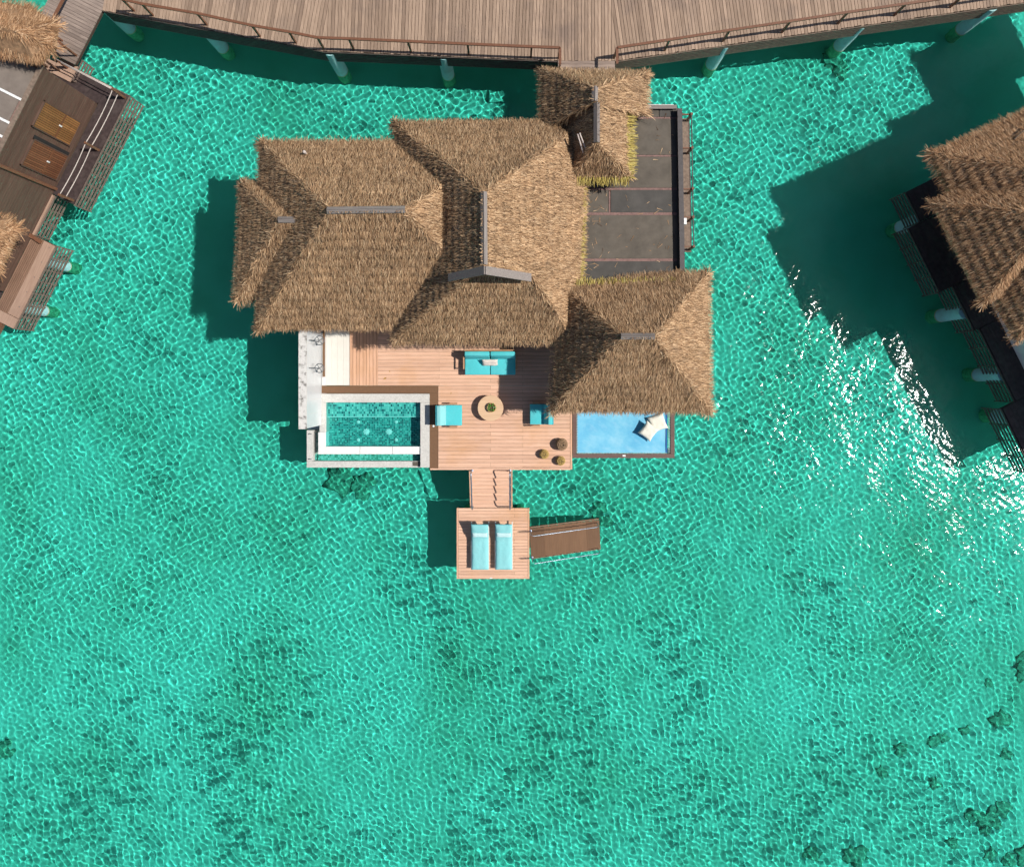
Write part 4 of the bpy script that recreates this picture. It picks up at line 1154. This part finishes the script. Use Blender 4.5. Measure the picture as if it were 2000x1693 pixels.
# shutters: frame, slats, handle
def shutter(a0, a1, z0, z1, mat, label):
    s_ = LF.block(a0, a1, .012, .05, z0, z1, 'shutter', M['void'], hut); s_['label'] = label
    for (p0, p1, q0, q1) in ((a0 - .05, a0, z0 - .05, z1 + .05), (a1, a1 + .05, z0 - .05, z1 + .05)):
        LF.block(p0, p1, .008, .09, q0, q1, 'shutter_frame', M['brown_wall'], s_)
    LF.block(a0 - .05, a1 + .05, .008, .088, z1, z1 + .05, 'shutter_frame', M['brown_wall'], s_)
    LF.block(a0 - .05, a1 + .05, .008, .088, z0 - .05, z0, 'shutter_frame', M['brown_wall'], s_)
    LF.block(a0 - .20, a0 - .052, .006, .03, z0 - .05, z1 + .05, 'reveal_shadow', M['void'], s_) if mat is M['louvre_dark'] else None  # flat black strip, painted shadow of a recessed jamb
    zm = z0 + (z1 - z0) * .42
    LF.block(a0, a1, .052, .075, zm - .04, zm + .04, 'mid_rail', M['louvre_dark'], s_)
    k = int((a1 - a0) / .085)
    for i in range(k):
        p = a0 + (a1 - a0) * (i + .1) / k; q = a0 + (a1 - a0) * (i + .9) / k
        for zz0, zz1 in ((z0 + .02, zm - .05), (zm + .05, z1 - .02)):
            LF.block(p, q, .052, .068 + .004 * (i % 2), zz0, zz1, 'louvre_slat', mat, s_)
    LF.block((a0 + a1) / 2 - .03, (a0 + a1) / 2 + .03, .076, .12, zm - .03, zm + .12, 'handle', M['alu'], s_)
shutter(1.15, 2.25, 2.0, 4.4, M['louvre'], 'closed golden brown louvred shutter')
shutter(2.75, 3.9, 1.75, 4.0, M['louvre_dark'], 'dark red brown louvred door')
LF.block(4.22, 4.36, .04, .16, LZ, WTZ, 'downpipe', M['rail_wood'], hut, bevel=.02)
# ledge and its slatted skirt
led = LF.block(-.95, 4.55, .04, 1.12, LZ - .18, LZ, 'ledge', M['dark_deck'], hut)
for k in range(6):
    LF.block(-.95, 4.55, .06 + k * .176, .06 + k * .176 + .168, LZ + .002, LZ + .03, 'ledge_board', M['dark_deck'], led)
skirt(LF, -.98, 4.58, 1.15, LZ + .02, 6, .55, M['slat_grey'], hut, .23)
MB().beam(LF(-.97, -2.4, LZ - .05), LF(-.97, 1.12, LZ - .05), .04, .2).build('ledge_edge', M['slat_grey'], hut)
apron = LF.block(-.95, -.02, -2.4, .03, LZ - .17, LZ + .01, 'apron', M['dark_deck'], hut)
posts = [(-.8, 1.02), (1.85, 1.02), (4.4, 1.02)]
for a, b in posts:
    MB().beam(LF(a, b, LZ + .03), LF(a, b, LZ + 1.05), .1, .1, LF.a).build('rope_post', M['rail_wood'], hut)
for (p, q) in zip(posts, posts[1:]):
    for h_, sg in ((.98, .16), (.55, .14)):
        pts_ = []
        for i in range(13):
            u = i / 12; v = LF(p[0] + (q[0] - p[0]) * u, p[1] - .02 - sg * .8 * 4 * u * (1 - u) * .4, LZ + h_ - sg * 4 * u * (1 - u)); pts_.append(v)
        MB().tube(pts_, .021, 6).build('rope', M['rope'], hut, True)
for h_ in (.98, .6):
    MB().tube([LF(-.82, 1.0, LZ + h_), LF(-.84, -.6, LZ + h_ - .04), LF(-.85, -1.9, LZ + h_)], .024, 6).build('rope', M['rope'], hut, True)
MB().beam(LF(-.85, -1.9, LZ + .03), LF(-.85, -1.9, LZ + 1.05), .1, .1, LF.a).build('rope_post', M['rail_wood'], hut)
# lower wall foot with its skirt, then the bench deck further south
LF.block(4.6, 6.6, .04, .12, LZ - .2, LZ + .03, 'wall_foot', M['bench'], hut)
skirt(LF, 4.62, 6.6, .16, LZ - .02, 5, .55, M['slat_grey'], hut, .22)
bd = LF.block(6.6, 10.8, .05, 1.2, LZ - .2, LZ - .03, 'bench_deck', M['deck_gap'], hut)
for k in range(7):
    LF.block(6.62, 10.8, .06 + k * .085, .06 + k * .085 + .062, LZ - .028, LZ, 'deck_slat', M['deck_brown'], bd)
LF.block(6.62, 10.3, .66, 1.2, LZ - .028, LZ + .02, 'bench_board', M['bench'], bd)
LF.block(10.32, 10.8, .3, 1.2, LZ - .026, LZ + .06, 'bench_board', M['bench'], bd)
for k in range(5):
    c = LF(6.8 + k * .75, 1.0, LZ + .021); MB().lathe(c, [(.02, 0), (.02, .008), (.008, .012)], 8).build('bolt', M['dark_steel'], bd)
skirt(LF, 6.6, 10.8, 1.23, LZ + .0, 6, .55, M['slat_grey'], hut, .23)
LF.block(10.85, 14, .2, .55, LZ - .35, LZ - .1, 'beam', M['rail_wood'], hut)
MB().beam(LF(6.62, -.3, LZ + .12), LF(6.74, .62, LZ + .12), .16, .1).build('bracket', M['rail_wood'], hut)
for a, b in ((7.5, .75), (9.9, .75), (1, -.9), (4, -.9), (5.6, -1.6)):
    c = LF(a, b, 0); pile('pile', c.x, c.y, LZ - .21, .26, hut)
LF.block(-.9, 11, -7, -.2, LZ - .6, LZ - .31, 'floor_slab', M['dark_deck'], hut)
# thatch of the hut
h1 = [P(-60, -5, 5.9), P(60, 14, 5.9), P(108, 48, 5.9), P(104, 92, 5.9), P(74, 124, 5.9), P(-70, 84, 5.9)]
rf = thatch_roof('thatched_roof', hut, h1, [P(-60, 40, 6.5), P(35, 62, 6.5)], [(0, 1, 2, 7, 6), (2, 3, 7), (3, 4, 5, 6, 7), (5, 0, 6)], 'straw_red')
h2 = [P(-80, 420, 4.9), P(22, 428, 4.9), P(34, 446, 4.9), P(8, 505, 4.9), P(-10, 530, 4.9), P(-110, 490, 4.9)]
rf = thatch_roof('thatched_roof', hut, h2, [P(-70, 440, 5.6), P(-40, 460, 5.6)], [(0, 1, 2, 7, 6), (2, 3, 4, 7), (4, 5, 6, 7), (5, 0, 6)], 'straw_red')
# foot bridge from the boardwalk to the hut
BF = Frame(P(200, 20, BW), (-.45, -.893), (.893, -.45))
brg = BF.block(-2.2, 2.7, -2.35, -.06, BW - .25, BW - .055, 'foot_bridge', M['deck_gap'], None)
tag(brg, 'grey timber foot bridge from boardwalk to the dark hut', 'bridge')
a = -2.2
while a < 2.65:
    BF.block(a, a + .138, -2.4, -.02, BW - .054, BW - .012 + random.uniform(-.003, .003), 'plank', M['walk_l'], brg); a += .15
for (a0, a1, b0, b1) in ((2.72, 3.5, -1.0, -.1), (3.0, 3.9, -2.2, -1.05)):
    BF.block(a0, a1, b0, b1, BW - .42, BW - .33, 'step', M['bench'], brg)
skirt(BF, 2.4, 3.4, .12, BW - .1, 5, .5, M['slat_grey'], brg, .2)
rl = railing('brown wooden railing of the short bridge leading to the dark timber hut', [BF(-2.0, -.95, 0), BF(2.05, -1.0, 0), BF(2.35, -.12, 0)], noposts=(0,))
for k, (a0, b0, a1, b1) in enumerate(((2.75, -2.0, 3.25, -.75), (3.35, -1.3, 3.75, -.15))):
    z = LZ + .9
    g_ = tag(MB().tube([BF(a0, b0, z + .1), BF(a1, b1, z)], .055, 8).build('entrance_pole', M['deck_brown']), ('thick round pole lying across the step, nearest the straw', 'thin round pole across the step, nearest the rope rail')[k], 'pole', 'poles at the hut entrance')
    MB().beam(BF(a0, b0, LZ), BF(a0, b0, z + .1), .07, .07, Vector((0, 1, 0))).build('pole_stand', M['deck_brown'], g_)
    MB().beam(BF(a1, b1, LZ), BF(a1, b1, z), .07, .07, Vector((0, 1, 0))).build('pole_stand', M['deck_brown'], g_)

# --- east neighbour: thatched villa in shade
RZ = 1.5
RF = Frame(P(1768, 376, RZ), (.443, -.896), (.896, .443))
ev = empty('thatched_villa', RF(5, 3, RZ)); tag(ev, 'thatched villa at the right edge with dark shaded ledges', 'villa')
o1 = RF.o
def RR(a, b, z): return RF(a, b, z)
EF = Frame(P(1818, 401, EZ), (.443, -.896), (.896, .443))
# north roof, middle roof, south roof
e1o = Frame(P(1820, 301, EZ), (.42, -.907), (.907, .42))
r1 = [e1o(0, 0, EZ), e1o(0, 9, EZ), e1o(7, 9, EZ), e1o(7, 0, EZ)]
thatch_roof('thatched_roof', ev, r1, [e1o(3.5, 3.2, 7.4), e1o(3.5, 6, 7.4)], [(0, 1, 5, 4), (1, 2, 5), (2, 3, 4, 5), (3, 0, 4)], 'straw_red')
r2 = [EF(0, 0, EZ + .25), EF(0, 6, EZ + .25), EF(4.5, 6, EZ + .25), EF(4.5, 0, EZ + .25)]
thatch_roof('thatched_roof', ev, r2, [EF(2.25, 2.3, 7.05), EF(2.25, 5, 7.2)], [(0, 1, 5, 4), (1, 2, 5), (2, 3, 4, 5), (3, 0, 4)], 'straw_red')
r3 = [EF(2.0, .55, EZ), EF(2.0, 7, EZ), EF(6.5, 7, EZ), EF(6.5, .75, EZ)]
thatch_roof('thatched_roof', ev, r3, [EF(4.1, 2.8, 6.8), EF(4.1, 5, 6.8)], [(0, 1, 5, 4), (1, 2, 5), (2, 3, 4, 5), (3, 0, 4)], 'straw_red')
r4 = [e1o(-.65, 6.6, EZ), e1o(-.65, 13, EZ), e1o(4, 13, EZ), e1o(4, 6.6, EZ)]      # the villa goes on beyond the picture
thatch_roof('thatched_roof', ev, r4, [e1o(1.7, 9, 6.6), e1o(1.7, 11, 6.6)], [(0, 1, 5, 4), (1, 2, 5), (2, 3, 4, 5), (3, 0, 4)], 'straw_red', 120)
r5 = [e1o(-3.2, 9, EZ), e1o(-3.2, 14, EZ), e1o(0, 14, EZ), e1o(0, 9, EZ)]
thatch_roof('thatched_roof', ev, r5, [e1o(-1.6, 10.6, 5.9), e1o(-1.6, 12.4, 5.9)], [(0, 1, 5, 4), (1, 2, 5), (2, 3, 4, 5), (3, 0, 4)], 'straw_red', 120)
MB().tube([e1o(.9, 2.6, 5.35), e1o(.75, 3.1, 5.3), e1o(.7, 3.45, 5.32)], .03, 6).build('loose_stick', M['bowl'], ev)
for (a0, a1, b0, b1) in ((0, 1.5, 0, 2.5), (1.52, 4.75, -.62, 2.5), (4.77, 7.0, .02, 2.5), (7.02, 10.7, .25, 2.5), (10.72, 14, -.45, 2.5)):
    lg = RF.block(a0, a1, b0 + .05, b1, RZ - .2, RZ, 'ledge', M['dark_deck'], ev)
    bb = b0 + .06
    while bb < min(b1, b0 + 1.6):
        RF.block(a0 + .01, a1 - .01, bb, bb + .16, RZ + .002, RZ + .03, 'ledge_board', M['dark_deck'], lg); bb += .17
    skirt(RF, a0, a1, b0, RZ + .02, 6, .8, M['slat_black'], ev, .23)
RF.block(-.02, 13.5, 2.52, 8, RZ - .3, 4.2, 'wall', M['plaster'], ev)
RF.block(5.6, 13.6, 1.25, 2.50, RZ + .032, 4.1, 'wall', M['plaster'], ev)
for px, py in ((1789, 434), (1872, 615), (1948, 737), (1985, 822)):
    c = P(px, py, 1.2) + RF.b * .3; pile('pile', c.x, c.y, RZ - .21, .32, ev)

# ------------------------------------------------------------------ coral heads and two shadow lumps on the sea bed
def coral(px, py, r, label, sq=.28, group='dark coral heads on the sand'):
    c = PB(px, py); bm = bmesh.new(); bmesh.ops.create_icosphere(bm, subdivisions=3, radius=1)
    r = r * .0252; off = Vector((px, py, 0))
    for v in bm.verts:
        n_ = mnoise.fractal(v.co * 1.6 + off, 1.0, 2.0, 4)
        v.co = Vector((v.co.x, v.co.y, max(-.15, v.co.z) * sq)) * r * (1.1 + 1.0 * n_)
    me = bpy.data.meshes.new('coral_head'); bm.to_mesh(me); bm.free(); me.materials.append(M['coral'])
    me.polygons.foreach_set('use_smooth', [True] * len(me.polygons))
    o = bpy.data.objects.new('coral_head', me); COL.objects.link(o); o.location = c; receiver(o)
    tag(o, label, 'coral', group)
for px, py, r, lb in ((1950, 1404, 15, 'round dark coral boulder, roundest one at the right edge'), (1757, 1462, 10, 'dark coral lump, upper left one of the lower right scatter'), (1822, 1446, 11, 'dark coral lump, left half of a touching pair left of the round boulder'), (1840, 1438, 9, 'dark coral lump, right half of a touching pair left of the round boulder'), (1883, 1424, 8, 'small dark coral lump just left of the round boulder'), (1962, 1470, 10, 'dark coral lump straight below the round boulder'),
                      (1720, 1506, 9, 'leftmost dark coral lump of the lower right scatter'), (1823, 1526, 10, 'dark coral lump below the touching pair, above the cluster'), (1900, 1588, 13, 'left lump of the coral cluster at the lower right'), (1926, 1596, 18, 'largest dark coral clump, in the cluster at the lower right'), (1952, 1578, 13, 'right lump of the coral cluster at the lower right'), (1922, 1616, 9, 'lowest and smallest lump of the coral cluster at the lower right'), (1860, 1642, 10, 'dark coral lump below and left of the coral cluster'),
                      (1930, 1664, 11, 'dark coral lump at the bottom edge straight below the cluster'), (1968, 1676, 11, 'dark coral lump at the bottom edge, second from the right corner'), (1995, 1668, 13, 'dark coral lump in the bottom right corner'), (1584, 1664, 13, 'dark coral patch at the bottom edge, smaller of the pair'), (1664, 1668, 19, 'dark coral patch at the bottom edge, larger of the pair'),
                      (1928, 1332, 7, 'tiny dark coral lump above the round boulder'), (1168, 996, 13, 'dark coral lump just beyond the end of the water steps'), (1180, 1018, 11, 'dark coral lump touching the end of the water steps'), (14, 1462, 15, 'dark coral lump at the left edge of the lagoon'),
                      (1625, 118, 19, 'dark coral rock at the foot of a boardwalk pile'), (1998, 1305, 20, 'dark coral patch at the right edge below the glitter'), (1640, 135, 14, 'dark coral rock beside the one at the pile foot'), (668, 935, 24, 'dark lump standing in for a shadow on the sand below the pool, larger of two'), (708, 942, 20, 'dark lump standing in for a shadow on the sand below the pool, smaller of two')):  # the two lumps below the pool are a shadow built as dark shapes
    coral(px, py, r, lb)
